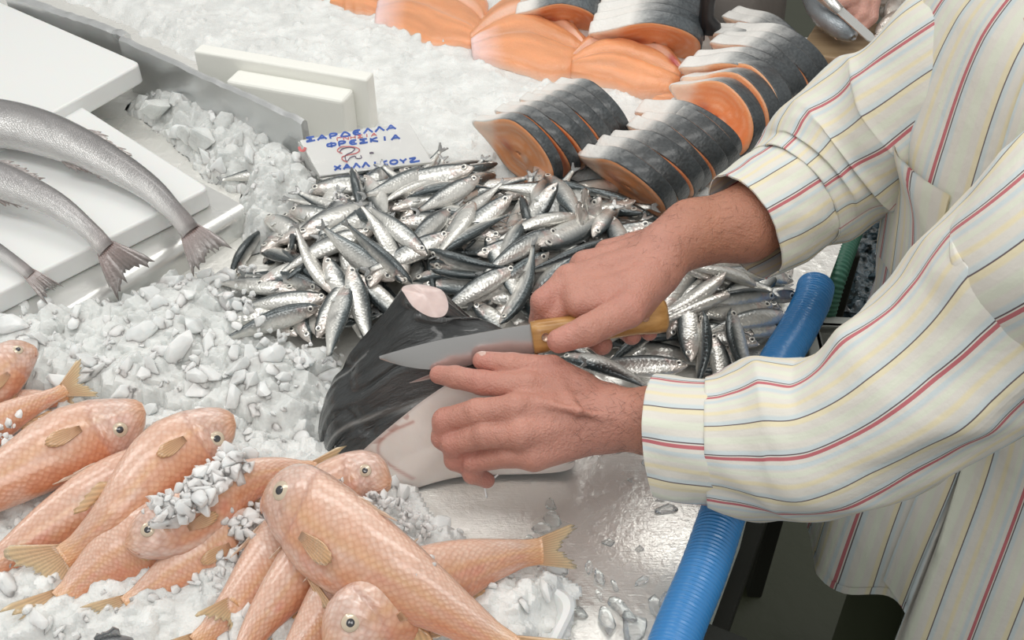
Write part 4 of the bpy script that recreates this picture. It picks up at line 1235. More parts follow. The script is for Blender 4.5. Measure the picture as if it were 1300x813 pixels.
def fillet(top, bot, z0, zh, label, seed, n=46, m=30, pinkl=.0, blood=None):
    T_, _ = resample(np.array([un(*p, z0) for p in top]), n)
    B_, _ = resample(np.array([un(*p, z0) for p in bot]), n)
    root = empty('salmon_fillet', ((T_[n // 2] + B_[n // 2]) / 2) * [1, 1, 0], label, 'salmon fillet', 'salmon fillets in a row on the ice bed')
    P = np.zeros((n, m, 3)); C = np.zeros((n, m, 3))
    for i in range(n):
        s = i / (n - 1)
        for j in range(m):
            t = j / (m - 1)
            p = T_[i] * (1 - t) + B_[i] * t
            dome = (math.sin(math.pi * min(max(t, 0), 1)) ** .45) * (math.sin(math.pi * (0.06 + .88 * s)) ** .35)
            tw = t + .04 * math.sin(s * 3)
            groove = math.exp(-((tw - .40) / .05) ** 2) * .35 + math.exp(-((tw - .66) / .035) ** 2) * .22
            rip = .05 * float(vnoise(np.array([s * 3.0]), np.array([t * 24]), seed=seed)[0]) + .03 * float(vnoise(np.array([s * 22.0]), np.array([t * 9]), seed=seed + 2)[0])
            p = p + np.array([0, 0, zh * (dome * (1 - groove + rip)) - .004])
            p[:2] += .003 * float(vnoise(np.array([s * 13.0]), np.array([t * 2.0]), seed=seed + 7)[0]) * (abs(t - .5) * 2) ** 3
            P[i, j] = p
            nz = float(fbm(np.array([s * 3.0]), np.array([t * 26.0]), seed=seed + 4, oct=3)[0])
            c = np.array([.78, .335, .155]) * (1 + .30 * nz)
            g = max(math.exp(-((tw - .36) / .045) ** 2) * .75, math.exp(-((tw - .68) / .02) ** 2) * .4) * (0.35 + .65 * abs(math.sin(s * 5 + seed)))
            c = c * (1 - g) + np.array([.86, .62, .52]) * g
            ed_ = max(0, 1 - (min(t, 1 - t)) / .035) * .5
            c = c * (1 - ed_) + np.array([.93, .75, .66]) * ed_
            if s < pinkl and t > .55: 
                q = (1 - s / pinkl) * .8
                c = c * (1 - q) + np.array([.90, .72, .74]) * q
            if blood:
                d = math.hypot(s - blood[0], (t - blood[1]) * .6)
                q = float(sstep(.10, .03, d + .05 * nz)) * .85
                c = c * (1 - q) + np.array([.42, .02, .04]) * q
            C[i, j] = np.clip(c, 0, 1)
    b = MB().grid(P, 0, C)
    U = P.copy(); U[..., 2] = np.minimum(P[..., 2] - .003, z0 - .004)
    b.grid(U, 0, C, flip=True)
    k = n * m
    bd = [i * m for i in range(n)] + [(n - 1) * m + j for j in range(1, m)] + [i * m + m - 1 for i in range(n - 2, -1, -1)] + [j for j in range(m - 2, 0, -1)]
    for i in range(len(bd)):
        p, q = bd[i], bd[(i + 1) % len(bd)]
        b.f.append((q, p, p + k, q + k)); b.m.append(0)
    b.build('flesh', M['salmon'], root, fix=True)
    return root
fillet([(380, -40), (430, -45), (486, -26)], [(404, 0), (440, 14), (480, 20)], .024, .024, 'salmon fillet at the far left end of the row, cut by the top edge', 1)
fillet([(484, -14), (530, -38), (580, -26), (616, -2), (622, 22)], [(476, 30), (508, 40), (545, 57), (590, 62), (606, 60)], .024, .028, 'salmon fillet second from the left, pink skin curling at its lower corner', 2, pinkl=.3)
fillet([(596, 42), (634, 4), (672, -8), (706, 8), (744, 50)], [(600, 74), (640, 86), (690, 100), (722, 98), (736, 84)], .026, .032, 'salmon fillet in the middle of the row with a pale stripe and a dark nick', 3, pinkl=.3)
fillet([(724, 74), (752, 44), (790, 36), (836, 52), (866, 84)], [(726, 94), (770, 108), (812, 122), (848, 122), (862, 116)], .028, .034, 'salmon fillet furthest right in the row with a red blood spot at its end', 4, blood=(.90, .40))
fillet([(800, 108), (840, 110), (866, 92), (892, 96)], [(800, 122), (840, 131), (870, 132), (896, 112)], .022, .014, 'thin salmon trimming poking out beneath the blood spotted fillet', 5)

# ------------------------------------------------------------------ black handled knife stuck in the ice
kb = un(890, 82, .004)
kn = empty('kitchen_knife', kb * [1, 1, 0], 'black handled knife stuck upright in the ice between the salmon', 'knife')
blk = simple('black_plastic', (.012, .012, .014), .3)
bl = MB(); tx = np.array([.0, .0, 1.0]); wx = nrm([1, -.15, 0]); ty = np.cross(tx, wx)
prof = [(-.012, -.012, 0), (.012, -.012, 0), (.014, .03, 0), (.018, .066, 0), (-.012, .066, 0)]
fr_ = [kb + wx * a + tx * b for a, b, _ in prof]
bl.prism([p - ty * .0012 for p in fr_], [p + ty * .0012 for p in fr_]); bl.build('blade', M['steel'], kn, smooth=False, fix=True)
h = MB(); rows = []
for z, cxx, rx, ry in ((.058, .006, .016, .010), (.066, .006, .020, .012), (.076, .005, .018, .012), (.088, -.002, .0125, .011), (.11, -.003, .0125, .011), (.15, -.004, .0135, .0115), (.18, -.005, .015, .012), (.188, -.005, .010, .008)):
    th = np.linspace(0, 2 * np.pi, 18, endpoint=False)
    rows.append([kb + tx * z + wx * (cxx + rx * math.cos(q)) + ty * ry * math.sin(q) for q in th])
h.grid(np.array(rows), close_v=True); h.f += [tuple(range(18)), tuple(7 * 18 + j for j in range(18))[::-1]]; h.m += [0, 0]
h.build('handle', blk, kn, fix=True)

# ------------------------------------------------------------------ price sign
QZ = [(380, 178, .088), (519, 154, .088), (549, 206, .058), (406, 224, .058)]
Q = [un(*q) for q in QZ]
pn = nrm(np.cross(Q[1] - Q[0], Q[3] - Q[0])); pn = pn if pn[2] > 0 else -pn
def onsign(u, v, lift=0.0):
    d = unr(u, v); o = Q[0] + pn * lift
    return CAM + d * (((o - CAM) @ pn) / (d @ pn))
Q = [onsign(u, v) for u, v, _ in QZ]
sg = empty('price_sign', (Q[2] + Q[3]) / 2 * [1, 1, 0] + [0, 0, .03], 'white hand lettered price sign in clear wrap lying at the top of the sardine pile', 'sign')
paper = simple('sign_card', (.80, .80, .78), .35, 0, None, Coat_Weight=.5)
m = MB(); N_ = 14
P = np.array([[((Q[0] * (1 - s) + Q[1] * s) * (1 - t) + (Q[3] * (1 - s) + Q[2] * s) * t) for t in np.linspace(0, 1, N_)] for s in np.linspace(0, 1, N_)])
m.prism(Q_ := [q - pn * .007 for q in Q], [q for q in Q])
m.build('card', paper, sg, smooth=False, bevel=.0015, fix=True)
fl_ = MB()
a = [onsign(379, 180, -.008), onsign(404, 222, -.008), un(412, 226, .028), un(380, 205, .040)]
nn = nrm(np.cross(a[1] - a[0], a[3] - a[0]))
fl_.prism([p - nn * .0008 for p in a], [p + nn * .0008 for p in a]); fl_.build('card_flap', simple('sign_card_back', (.62, .62, .60), .4), sg, smooth=False, fix=True)
blue = simple('blue_marker', (.05, .13, .50), .5); red = simple('red_marker', (.62, .16, .16), .5); drk = simple('dark_marker', (.13, .10, .16), .5)
LET = {  # strokes in a unit box, y down
 'S': [[(.9, .12), (.15, .1), (.6, .5), (.1, .9), (.95, .88)]],
 'A': [[(.05, .95), (.3, .5), (.52, .08), (.72, .5), (.95, .95)], [(.25, .62), (.75, .62)]],
 'P': [[(.2, 1), (.2, .1), (.65, .05), (.85, .28), (.6, .5), (.22, .52)]],
 'D': [[(.05, .92), (.5, .08), (.95, .92), (.05, .92)]],
 'E': [[(.9, .12), (.4, .12), (.2, .5), (.4, .9), (.92, .88)], [(.25, .5), (.75, .5)]],
 'L': [[(.05, .95), (.35, .4), (.5, .05), (.7, .45), (.95, .95)]],
 'G': [[(.2, 1), (.2, .08), (.9, .08)]], 'N': [[(.12, .95), (.12, .08), (.85, .92), (.85, .05)]],
 'H': [[(.12, .05), (.12, .95)], [(.85, .05), (.85, .95)], [(.12, .5), (.85, .5)]], 'I': [[(.5, .05), (.5, .95)]],
 'F': [[(.5, -.05), (.5, 1.05)], [(.5, .22), (.1, .3), (.1, .68), (.5, .76), (.9, .68), (.9, .3), (.5, .22)]],
 'K': [[(.15, .05), (.15, .95)], [(.85, .08), (.2, .5), (.9, .95)]], 'X': [[(.1, .1), (.9, .9)], [(.9, .08), (.1, .95)]],
 'O': [[(.5, .08), (.12, .3), (.12, .7), (.5, .92), (.88, .7), (.88, .3), (.5, .08)]], 'Y': [[(.1, .1), (.5, .5), (.9, .1)], [(.5, .5), (.5, .95)]],
 'Z': [[(.1, .15), (.85, .12), (.2, .85), (1.35, .8)]],
}
def write(txt, x0, y0, x1, y1, hgt, wid, mat, slant=.25, gap=.12, drop=None):
    """letters between two baseline points of the sign (crop coordinates: 375,150 + p/7.222)"""
    m = MB(); n = len(txt); dx, dy = (x1 - x0) / n, (y1 - y0) / n
    for i, ch in enumerate(txt):
        if ch == ' ': continue
        for st in LET[ch]:
            pl = []
            P_ = cr(np.array(st, float), np.linspace(0, len(st) - 1, 5 * len(st)))
            for x, y in P_:
                h_ = 1 - y
                px = x0 + dx * (i + gap / 2 + x * (1 - gap)) - slant * h_ * hgt
                py = y0 + dy * (i + x) - h_ * hgt
                pl.append((375 + px / 7.222, 150 + py / 7.222))
            W3 = [onsign(u, v, .0006) for u, v in pl]
            R = []
            for k in range(len(W3)):
                t = nrm(W3[min(k + 1, len(W3) - 1)] - W3[max(k - 1, 0)]); s_ = np.cross(pn, t)
                R.append([W3[k] + s_ * wid / 2, W3[k] - s_ * wid / 2])
            R = np.array(R)
            m.grid(R, 0); m.grid(R - pn * .0004, 0, flip=True)
    return m
write('SAPDELLA', 88, 222, 932, 100, 44, .0027, blue, .15).build('lettering', blue, sg, smooth=False)
write('GNHSIA', 372, 212, 752, 162, 30, .0014, red, .1).build('lettering', red, sg, smooth=False)
write('FPESKIA', 284, 272, 968, 192, 44, .0026, blue, .1).build('lettering', blue, sg, smooth=False)
write('XALLIKOYZ', 346, 482, 1120, 404, 46, .0028, blue, .1).build('lettering', blue, sg, smooth=False)
def freehand(pts, wid, mat):
    P_ = cr(np.array(pts, float), np.linspace(0, len(pts) - 1, 8 * len(pts)))
    W3 = [onsign(375 + x / 7.222, 150 + y / 7.222, .0010) for x, y in P_]; R = []
    for k in range(len(W3)):
        t = nrm(W3[min(k + 1, len(W3) - 1)] - W3[max(k - 1, 0)]); s_ = np.cross(pn, t)
        R.append([W3[k] + s_ * wid / 2, W3[k] - s_ * wid / 2])
    return MB().grid(np.array(R)).grid(np.array(R) - pn * .0004, flip=True).build('numeral', mat, sg, smooth=False)
freehand([(430, 325), (385, 300), (420, 265), (520, 262), (585, 285), (560, 320), (440, 350), (432, 380), (478, 405)], .0014, red)
freehand([(405, 312), (430, 282), (500, 268), (545, 280), (520, 310), (462, 340), (462, 385), (480, 392), (500, 365), (545, 348), (560, 368), (605, 366), (598, 340)], .0013, drk)
freehand([(680, 322), (700, 316), (718, 322)], .0022, drk)
freehand([(35, 262), (45, 292), (78, 296), (92, 268)], .004, red)
# clear wrap
wp = Mat('clear_wrap').set(Base_Color=(1, 1, 1), Roughness=.06, Transmission_Weight=1.0, IOR=1.12)
wp.normal(wp.bump(wp.noise(wp.coord(), 28, 2), .5, .01))
m = MB(); ext = 1.06; ctr = sum(Q) / 4; N_ = 26; Pg = np.zeros((N_, N_, 3))
for i, s in enumerate(np.linspace(-.02, 1.08, N_)):
    for j, t in enumerate(np.linspace(-.06, 1.04, N_)):
        p = (Q[0] * (1 - s) + Q[1] * s) * (1 - t) + (Q[3] * (1 - s) + Q[2] * s) * t
        Pg[i, j] = p + pn * (.0030 + .0022 * float(vnoise(np.array([s * 5]), np.array([t * 4]), seed=6)[0]))
m.grid(Pg); m.grid(Pg - pn * .0004, flip=True)
m.build('clear_wrap', wp.m, sg)
from mathutils.bvhtree import BVHTree
# ------------------------------------------------------------------ dark fish chunk
R0 = [(440, 610, .003), (492, 628, .002), (585, 606, .006), (718, 598, .010), (722, 566, .045), (702, 505, .105), (640, 462, .135), (590, 476, .122), (545, 503, .102), (505, 534, .078), (465, 568, .048), (437, 597, .018)]
R1 = [(418, 588, .002), (480, 590, .002), (590, 580, .002), (712, 562, .006), (718, 535, .05), (690, 472, .115), (630, 436, .150), (570, 446, .146), (510, 474, .124), (462, 503, .094), (424, 535, .062), (414, 568, .026)]
R2 = [(421, 530, .004), (480, 530, .004), (580, 520, .004), (690, 505, .01), (690, 475, .05), (662, 440, .105), (622, 408, .150), (568, 412, .166), (512, 420, .160), (462, 441, .128), (427, 474, .092), (412, 515, .045)]
R3 = [(518, 362, .190), (530, 361, .192), (545, 363, .191), (560, 368, .188), (567, 378, .184), (569, 392, .180), (562, 402, .178), (545, 402, .182), (525, 390, .188), (513, 373, .192), (510, 368, .193), (512, 364, .192)]
rings = [np.array([un(*p) for p in R]) for R in (R0, R1, R2, R3)]
NA, NL = 240, 160
dense = [cr(R, np.linspace(0, 12, NA, endpoint=False), True) for R in rings]
SK = np.zeros((NL, NA, 3))
for j in range(NA):
    SK[:, j] = cr([d[j] for d in dense], np.linspace(0, 3, NL) ** 1.0)
SK[..., 2] = np.maximum(SK[..., 2], .002)
ch = empty('fish_chunk', un(570, 560, 0), 'thick chunk of dark skinned fish under the knife, white cut face to the front', 'fish')
# skin relief: long ridges running from the stump down to the left flank
g1 = nrm(un(510, 400, .18) - un(418, 480, .10)); cen = SK.reshape(-1, 3).mean(0)
du = np.gradient(SK, axis=0); dv = np.gradient(SK, axis=1)
NN = np.cross(dv, du); NN /= np.linalg.norm(NN, axis=-1)[..., None] + 1e-9
NN *= np.sign(((SK - cen) * NN).sum(-1))[..., None]
al = (SK - cen) @ g1; ac = (SK - cen) @ nrm(np.cross(g1, nrm(un(470, 470, .12) - cen)))
wa = ac + .006 * vnoise(al * 12, ac * 12, seed=2)
ridge = vnoise(al * 10 + 3, wa * 95, seed=4) + .5 * vnoise(al * 24 + 3, wa * 210, seed=14)
fold = -np.exp(-(vnoise(al * 8, wa * 48, seed=8) / .12) ** 2)
amp = sstep(0, 12, np.arange(NL))[:, None] * sstep(NL - 1, NL - 14, np.arange(NL))[:, None]
SK = SK + NN * ((.0017 * ridge + .0042 * fold) * amp)[..., None]
skm = Mat('dark_fish_skin').set(Roughness=.24, Coat_Weight=.7, Coat_Roughness=.12)
skm.color(skm.attr().outputs['Color'])
skm.normal(skm.bump(skm.noise(skm.coord('UV', (22, 170, 1)), 1, 5, .65), 1.0, .007, skm.bump(skm.noise(skm.coord(), 130, 5, .65), .4, .003)))
c = np.array([.032, .036, .038]) + np.clip(vnoise(al * 14, ac * 70, seed=12), 0, 1)[..., None] * .05
wear = np.exp(-(np.abs(vnoise(al * 5 + 9, ac * 26, seed=21)) / .05) ** 2)[..., None] * (vnoise(al * 22, ac * 22, seed=31) > .1)[..., None]
c = c * (1 - .5 * wear) + np.array([.40, .40, .39]) * .5 * wear
MB().grid(SK, 0, c, np.stack([al, ac], -1), close_v=True).build('skin', skm.m, ch, fix=False)
fleshm = Mat('white_fish_flesh').set(Roughness=.3, Subsurface_Weight=.4, Subsurface_Scale=.012, Coat_Weight=.4)
fleshm.b.inputs['Subsurface Radius'].default_value = (1, .7, .55)
fleshm.color(fleshm.attr().outputs['Color']); fleshm.normal(fleshm.bump(fleshm.noise(fleshm.coord(), 40, 5, .55), .25, .003))
def capmesh(ring, bulge, colf, nr=26):
    c0 = ring.mean(0); n0 = nrm(np.cross(ring[NA // 4] - c0, ring[0] - c0)); n0 = n0 if n0 @ (CAM - c0) > 0 else -n0
    rows, cols = [], []
    for i in range(nr):
        q = 1 - i / (nr - 1) * .995
        P = c0 + (ring - c0) * q
        rows.append(P)
    G_ = np.array(rows)
    for _ in range(2500 if nr > 20 else 200):
        G_[1:-1] = .25 * (G_[:-2] + G_[2:] + np.roll(G_[1:-1], 1, 1) + np.roll(G_[1:-1], -1, 1)) * .5 + .5 * G_[1:-1]
        G_[-1] = G_[-2].mean(0) + (G_[-2] - G_[-2].mean(0)) * .3
    q_ = np.linspace(0, 1, nr)[:, None, None]
    G_ = G_ + n0 * bulge * (1 - (1 - q_) ** 2)
    cols = [colf(G_[i], 1 - i / (nr - 1) * .995, G_) for i in range(nr)]
    m = MB().grid(G_, 0, np.array(cols), close_v=True)
    k = len(ring); m.f.append(tuple((nr - 1) * k + j for j in range(k))); m.m.append(0)
    return m
ring = SK[0] * 1.0
ARC = {}
def arcline(G_):
    if 'a' not in ARC:
        a, b = G_.shape[:2]
        bvf = BVHTree.FromPolygons([Vector(p) for p in G_.reshape(-1, 3)], [(i * b + j, i * b + (j + 1) % b, (i + 1) * b + (j + 1) % b, (i + 1) * b + j) for i in range(a - 1) for j in range(b)])
        out = []
        for u, v in resample(np.array([(524, 536), (498, 548), (482, 562), (482, 578), (500, 594), (524, 608)], float), 80)[0]:
            h, *_ = bvf.ray_cast(Vector(CAM), Vector(nrm(unr(u, v))))
            if h is not None: out.append(np.array(h))
        ARC['a'] = np.array(out) if out else np.zeros((1, 3))
    return ARC['a']
ang = np.arange(NA)
def facecol(P, q, G_):
    arcd = arcline(G_)
    d = np.min(np.linalg.norm(P[:, None] - arcd[None], axis=-1), axis=1)
    g = np.exp(-(d / .0018) ** 2)[:, None]
    base = np.array([.84, .76, .71]) * np.ones((len(P), 1)) + fbm(P[:, 0] * 30, P[:, 1] * 30, P[:, 2] * 30, 3, 3)[:, None] * .10
    left = sstep(.002, -.008, (P - arcd[len(arcd) // 2]) @ nrm(un(600, 560, .06) - un(480, 580, .04)))[:, None]
    base = base * (1 - .35 * left) + np.array([.70, .52, .45]) * .35 * left
    c = base * (1 - .7 * g) + np.array([.50, .22, .18]) * .7 * g
    if q > .86:
        st = (np.sin(ang * .62) > .2) * sstep(.86, .93, q) * sstep(1.0, .96, q)
        lf = ((P @ np.array([1.0, 0, 0])) < un(520, 560, .06)[0]).astype(float)
        c = c * (1 - .55 * (st * lf)[:, None]) + np.array([.42, .20, .16]) * .55 * (st * lf)[:, None]
    if q > .975: c = c * .6 + np.array([.62, .52, .48]) * .4
    return np.clip(c, 0, 1)
tag(capmesh(ring, .006, facecol, 44).build('cut_face', fleshm.m, ch), 'pale white flesh of the cut face')
def stumpcol(P, q, G_):
    n = fbm(P[:, 0] * 120, P[:, 1] * 120, P[:, 2] * 120, 9, 3)[:, None]
    mid = np.exp(-(((P - P.mean(0)) @ nrm(np.array([1, .6, 0]))) / .003) ** 2)[:, None]
    return np.clip(np.array([.66, .52, .49]) + n * .16 + mid * .06, 0, 1)
tag(capmesh(SK[-1], .003, stumpcol, 14).build('fin_stump', fleshm.m, ch), 'pale oval where the fin was cut off')
# slit where the knife has gone in, with pale flesh showing
sl = MB(); pts = [(520, 486), (545, 478), (572, 468), (600, 462)]
bv = BVHTree.FromPolygons([Vector(p) for p in SK.reshape(-1, 3)], [(i * NA + j, i * NA + (j + 1) % NA, (i + 1) * NA + (j + 1) % NA, (i + 1) * NA + j) for i in range(NL - 1) for j in range(NA)])
def onskin(u, v, lift=.0006):
    h, n_, i_, d_ = bv.ray_cast(Vector(CAM), Vector(nrm(unr(u, v))))
    if h is None: return None
    n_ = np.array(n_); n_ = n_ if n_ @ unr(u, v) < 0 else -n_
    return np.array(h) + n_ * lift
for off in (0,):
    up_, dn_ = [], []
    for u, v in resample(np.array(pts, float), 24)[0]:
        k = math.sin(math.pi * (u - 518) / 84)
        a, b = onskin(u, v - 3.2 * k), onskin(u, v + 4.2 * k)
        if a is not None and b is not None: up_.append(a); dn_.append(b)
    if len(up_) > 3:
        Pm = [(p + q) / 2 + (0, 0, .0006) for p, q in zip(up_, dn_)]
        sl.grid(np.stack([up_, Pm, dn_], 1), 0, np.tile(np.array([[.55, .42, .39], [.35, .2, .18], [.60, .5, .46]]), (len(up_), 1, 1)))
if sl.n: tag(sl.build('knife_cut', fleshm.m, ch), 'open slit in the skin')
# a thread of gut dangling from the lower edge
th = MB(); th.tube(resample(np.array([un(632, 603, .012), un(622, 612, .010), un(616, 620, .005), un(618, 632, .001)]), 16)[0], .0011, 6)
tag(th.build('thread', fleshm.m, ch), 'thin pale thread dangling from the lower edge')
# ------------------------------------------------------------------ the fishmonger
per = empty('person', (.56, .82, -.90), 'person in a striped shirt cutting fish, one hand holding the chunk, one the knife', 'person')
skin = Mat('skin').set(Roughness=.42, Subsurface_Weight=.22, Subsurface_Scale=.006, Specular_IOR_Level=.45)
skin.b.inputs['Subsurface Radius'].default_value = (1, .4, .25)
co = skin.coord()
skin.color(skin.mix(skin.math('MULTIPLY', skin.noise(co, 55, 5, .6), .30), skin.attr().outputs['Color'], (.50, .20, .14), 'MIX'))
skin.normal(skin.bump(skin.voro(co, 480, 'F1').outputs['Distance'], .4, .0012, skin.bump(skin.noise(co, 85, 6, .68), .65, .004)))
M['skin'] = skin.m
q = lambda u, v, z: un(u, v, z)
def chainsdf(P, pts, rad, k=.004):
    d = None
    for a, b, ra, rb in zip(pts[:-1], pts[1:], rad[:-1], rad[1:]):
        c = capsule(P, a, b, ra, rb)
        d = c if d is None else smin(d, c, k)
    return d
def hand(palm, fingers, arm, veins, h=.0016, kp=.010, kf=.0022, kjoin=.007):
    allp = np.array([p for c in palm + fingers + [arm] for p in c[0]])
    lo = allp.min(0) - .035; hi = allp.max(0) + .035
    n = [int((hi[i] - lo[i]) / h) + 1 for i in range(3)]
    V, Q = None, None
    ax = [lo[i] + np.arange(n[i]) * h for i in range(3)]
    D = np.empty(n, np.float32)
    for i0 in range(0, n[0], 24):
        X = np.stack(np.meshgrid(ax[0][i0:i0 + 24], ax[1], ax[2], indexing='ij'), -1)
        pd = None
        for pts, rad in palm:
            c = chainsdf(X, [np.array(p) for p in pts], rad)
            pd = c if pd is None else smin(pd, c, kp)
        ad = chainsdf(X, [np.array(p) for p in arm[0]], arm[1], .012)
        pd = smin(pd, ad, .016)
        tot = pd
        fs = [chainsdf(X, [np.array(p) for p in pts], rad, .0035) for pts, rad in fingers]
        for f_ in fs: tot = np.minimum(tot, smin(pd, f_, kjoin)) if tot is pd else smin(tot, smin(pd, f_, kjoin), kf)
        for pts, r, amt in veins:
            v = chainsdf(X, [np.array(p) for p in pts], [r] * len(pts), .002)
            tot = smin(tot, v, amt)
        D[i0:i0 + 24] = tot
    return surface_nets(D, lo, h)

# left hand, flat on the chunk
WL = q(778, 532, .128)
mcp = [q(668, 492, .148), q(655, 520, .148), q(662, 552, .136), q(678, 580, .116)]
palmL = [([q(765, 512, .132), q(705, 492, .143), mcp[0]], [.018, .0155, .0135]), ([q(765, 522, .132), mcp[1]], [.018, .0138]), ([q(765, 535, .126), mcp[2]], [.018, .0135]), ([q(765, 548, .118), mcp[3]], [.018, .0125]),
         ([q(740, 500, .128), q(700, 482, .138)], [.019, .015]), ([q(730, 540, .115), q(690, 545, .115)], [.02, .018]), ([q(690, 560, .118), q(630, 572, .100)], [.016, .013])]
fingL = [([mcp[0], q(612, 486, .150), q(578, 479, .146), q(557, 476, .140)], [.0138, .0118, .0108, .0092]),
         ([mcp[1], q(606, 524, .140), q(566, 535, .122), q(562, 556, .104), q(580, 574, .088)], [.0142, .0132, .0128, .0108, .0090]),
         ([mcp[2], q(616, 553, .128), q(576, 563, .108), q(578, 584, .088), q(600, 596, .074)], [.0138, .0128, .0122, .0104, .0088]),
         ([mcp[3], q(646, 578, .112), q(602, 586, .094), q(600, 602, .078), q(618, 610, .064)], [.0128, .0118, .0108, .0094, .0080]),
         ([q(735, 492, .140), q(700, 470, .150), q(650, 464, .155), q(612, 458, .154)], [.0170, .0142, .0120, .0094])]
armL = ([WL, q(830, 535, .132), q(930, 545, .145), q(1075, 545, .178)], [.0275, .0295, .036, .043])
dn = np.array([0, .0, -.0025])
vn = lambda pts, r: ([q(*p) + dn for p in pts], r, .007)
veinL = [vn([(770, 528, .151), (735, 520, .158), (700, 512, .160), (672, 508, .158)], .0026), vn([(735, 520, .158), (720, 500, .157), (712, 485, .155)], .0020),
         ([mcp[0] + [0, 0, .004], mcp[0] + [.001, 0, .005]], .0090, .008), ([mcp[1] + [0, 0, .004], mcp[1] + [.001, 0, .005]], .0092, .008), ([mcp[2] + [0, 0, .003], mcp[2] + [.001, 0, .004]], .0088, .008)]
VL, QL = hand(palmL, fingL, armL, veinL)
# right hand, closed round the knife handle
HA, HB = q(676, 428, .162), q(846, 395, .166)       # knife handle axis
WR = q(846, 318, .196)
mr_ = [q(722, 356, .186), q(742, 338, .178), q(772, 322, .170), q(802, 312, .160)]
palmR = [([q(838, 328, .194), q(775, 345, .192), mr_[0]], [.021, .0175, .0145]), ([q(838, 318, .190), mr_[1]], [.020, .0145]), ([q(842, 310, .184), mr_[2]], [.019, .014]), ([q(848, 306, .178), mr_[3]], [.018, .0132]),
         ([q(836, 345, .190), q(792, 372, .190), q(730, 374, .186)], [.021, .019, .0145]), ([q(815, 360, .180), q(735, 382, .178)], [.020, .014]), ([q(832, 350, .186), q(806, 384, .184)], [.021, .019]),
         ([q(780, 385, .188), q(735, 388, .186)], [.014, .011]), ([q(740, 362, .180), q(704, 398, .168)], [.0145, .0120])]
fingR = [([mr_[0], q(690, 383, .178), q(686, 408, .154), q(704, 430, .144)], [.0145, .0128, .0112, .0095]),
         ([mr_[1], q(716, 372, .140), q(738, 418, .130), q(764, 438, .138)], [.0135, .0122, .0118, .0108]),
         ([mr_[2], q(760, 358, .128), q(778, 405, .126), q(802, 426, .140)], [.0130, .0118, .0112, .0100]),
         ([mr_[3], q(800, 340, .122), q(810, 390, .124), q(824, 422, .138)], [.0120, .0108, .0100, .0088]),
         ([q(828, 350, .192), q(796, 394, .196), q(746, 420, .194), q(710, 433, .188)], [.0200, .0175, .0148, .0118])]
armR = ([WR, q(880, 296, .200), q(945, 285, .205), q(1075, 195, .252)], [.0285, .0325, .037, .045])
veinR = [vn([(868, 300, .217), (820, 318, .214), (770, 332, .206), (742, 345, .200)], .0024), vn([(830, 330, .214), (790, 350, .209), (752, 362, .203)], .0022)] + [([m_ + np.array([0, 0, .004]), m_ + np.array([.001, 0, .005])], .0092, .008) for m_ in mr_[:2]]
VR, QR = hand(palmR, fingR, armR, veinR)
# trunk and upper arms, under the clothes (one coarse surface joined to the arms)
def trunk():
    seg = [((.60, .80, -.10), (.56, .82, .16), .13, .13), ((.56, .82, .16), (.53, .84, .40), .125, .13), ((.53, .69, .42), (.51, .99, .42), .065, .065), ((.53, .84, .44), (.53, .86, .56), .062, .055),
           ((.60, .71, -.10), (.60, .70, -.48), .085, .062), ((.60, .70, -.48), (.60, .70, -.84), .058, .042), ((.60, .90, -.10), (.62, .92, -.48), .085, .062), ((.62, .92, -.48), (.63, .92, -.84), .058, .042),
           ((.62, .70, -.86), (.48, .67, -.875), .036, .03), ((.65, .92, -.86), (.51, .89, -.875), .036, .03),
           ((.51, .98, .42), tuple(q(1075, 195, .252)), .052, .043), ((.52, .67, .42), tuple(q(1075, 545, .178)), .052, .042)]
    lo = np.array([.25, .42, -.92]); hi = np.array([.80, 1.15, .64]); h = .011
    X = np.stack(np.meshgrid(*[np.arange(lo[i], hi[i], h) for i in range(3)], indexing='ij'), -1)
    d = None
    for a, b, ra, rb in seg:
        c = capsule(X, a, b, ra, rb); d = c if d is None else smin(d, c, .03)
    return surface_nets(d, lo, h)
VT, QT = trunk()
def skincol(V, hand_c, arm_c, w0, ax_):
    t = sstep(-.02, .05, (V - w0) @ ax_)[:, None]
    c = np.array(hand_c) * (1 - t) + np.array(arm_c) * t
    n = fbm(V[:, 0] * 60, V[:, 1] * 60, V[:, 2] * 60, 5, 3)[:, None]
    return np.clip(c * (1 + .14 * n), 0, 1)
def redden(V, C, pts, r, col, k):
    for p in pts:
        w = (np.exp(-(np.linalg.norm(V - np.array(p), axis=1) / r) ** 2) * k)[:, None]
        C = C * (1 - w) + np.array(col) * w
    return C
HC, AC = (.54, .265, .205), (.45, .205, .130)
CL = redden(VL, skincol(VL, HC, AC, WL, nrm(WL - mcp[1])), [f[0][-1] for f in fingL] + [f[0][-3] for f in fingL], .016, (.60, .25, .21), .55)
CR = redden(VR, skincol(VR, HC, AC, WR, nrm(WR - mr_[1])), [f[0][-1] for f in fingR] + [f[0][1] for f in fingR], .018, (.60, .25, .21), .55)
b = MB()
b.add(VL, QL.tolist(), 0, CL); b.add(VR, QR.tolist(), 0, CR); b.add(VT, QT.tolist(), 0, (.62, .36, .27))
b.build('body', M['skin'], per)
nail = simple('fingernail', (.60, .40, .34), .25, 0, None, Coat_Weight=.3)
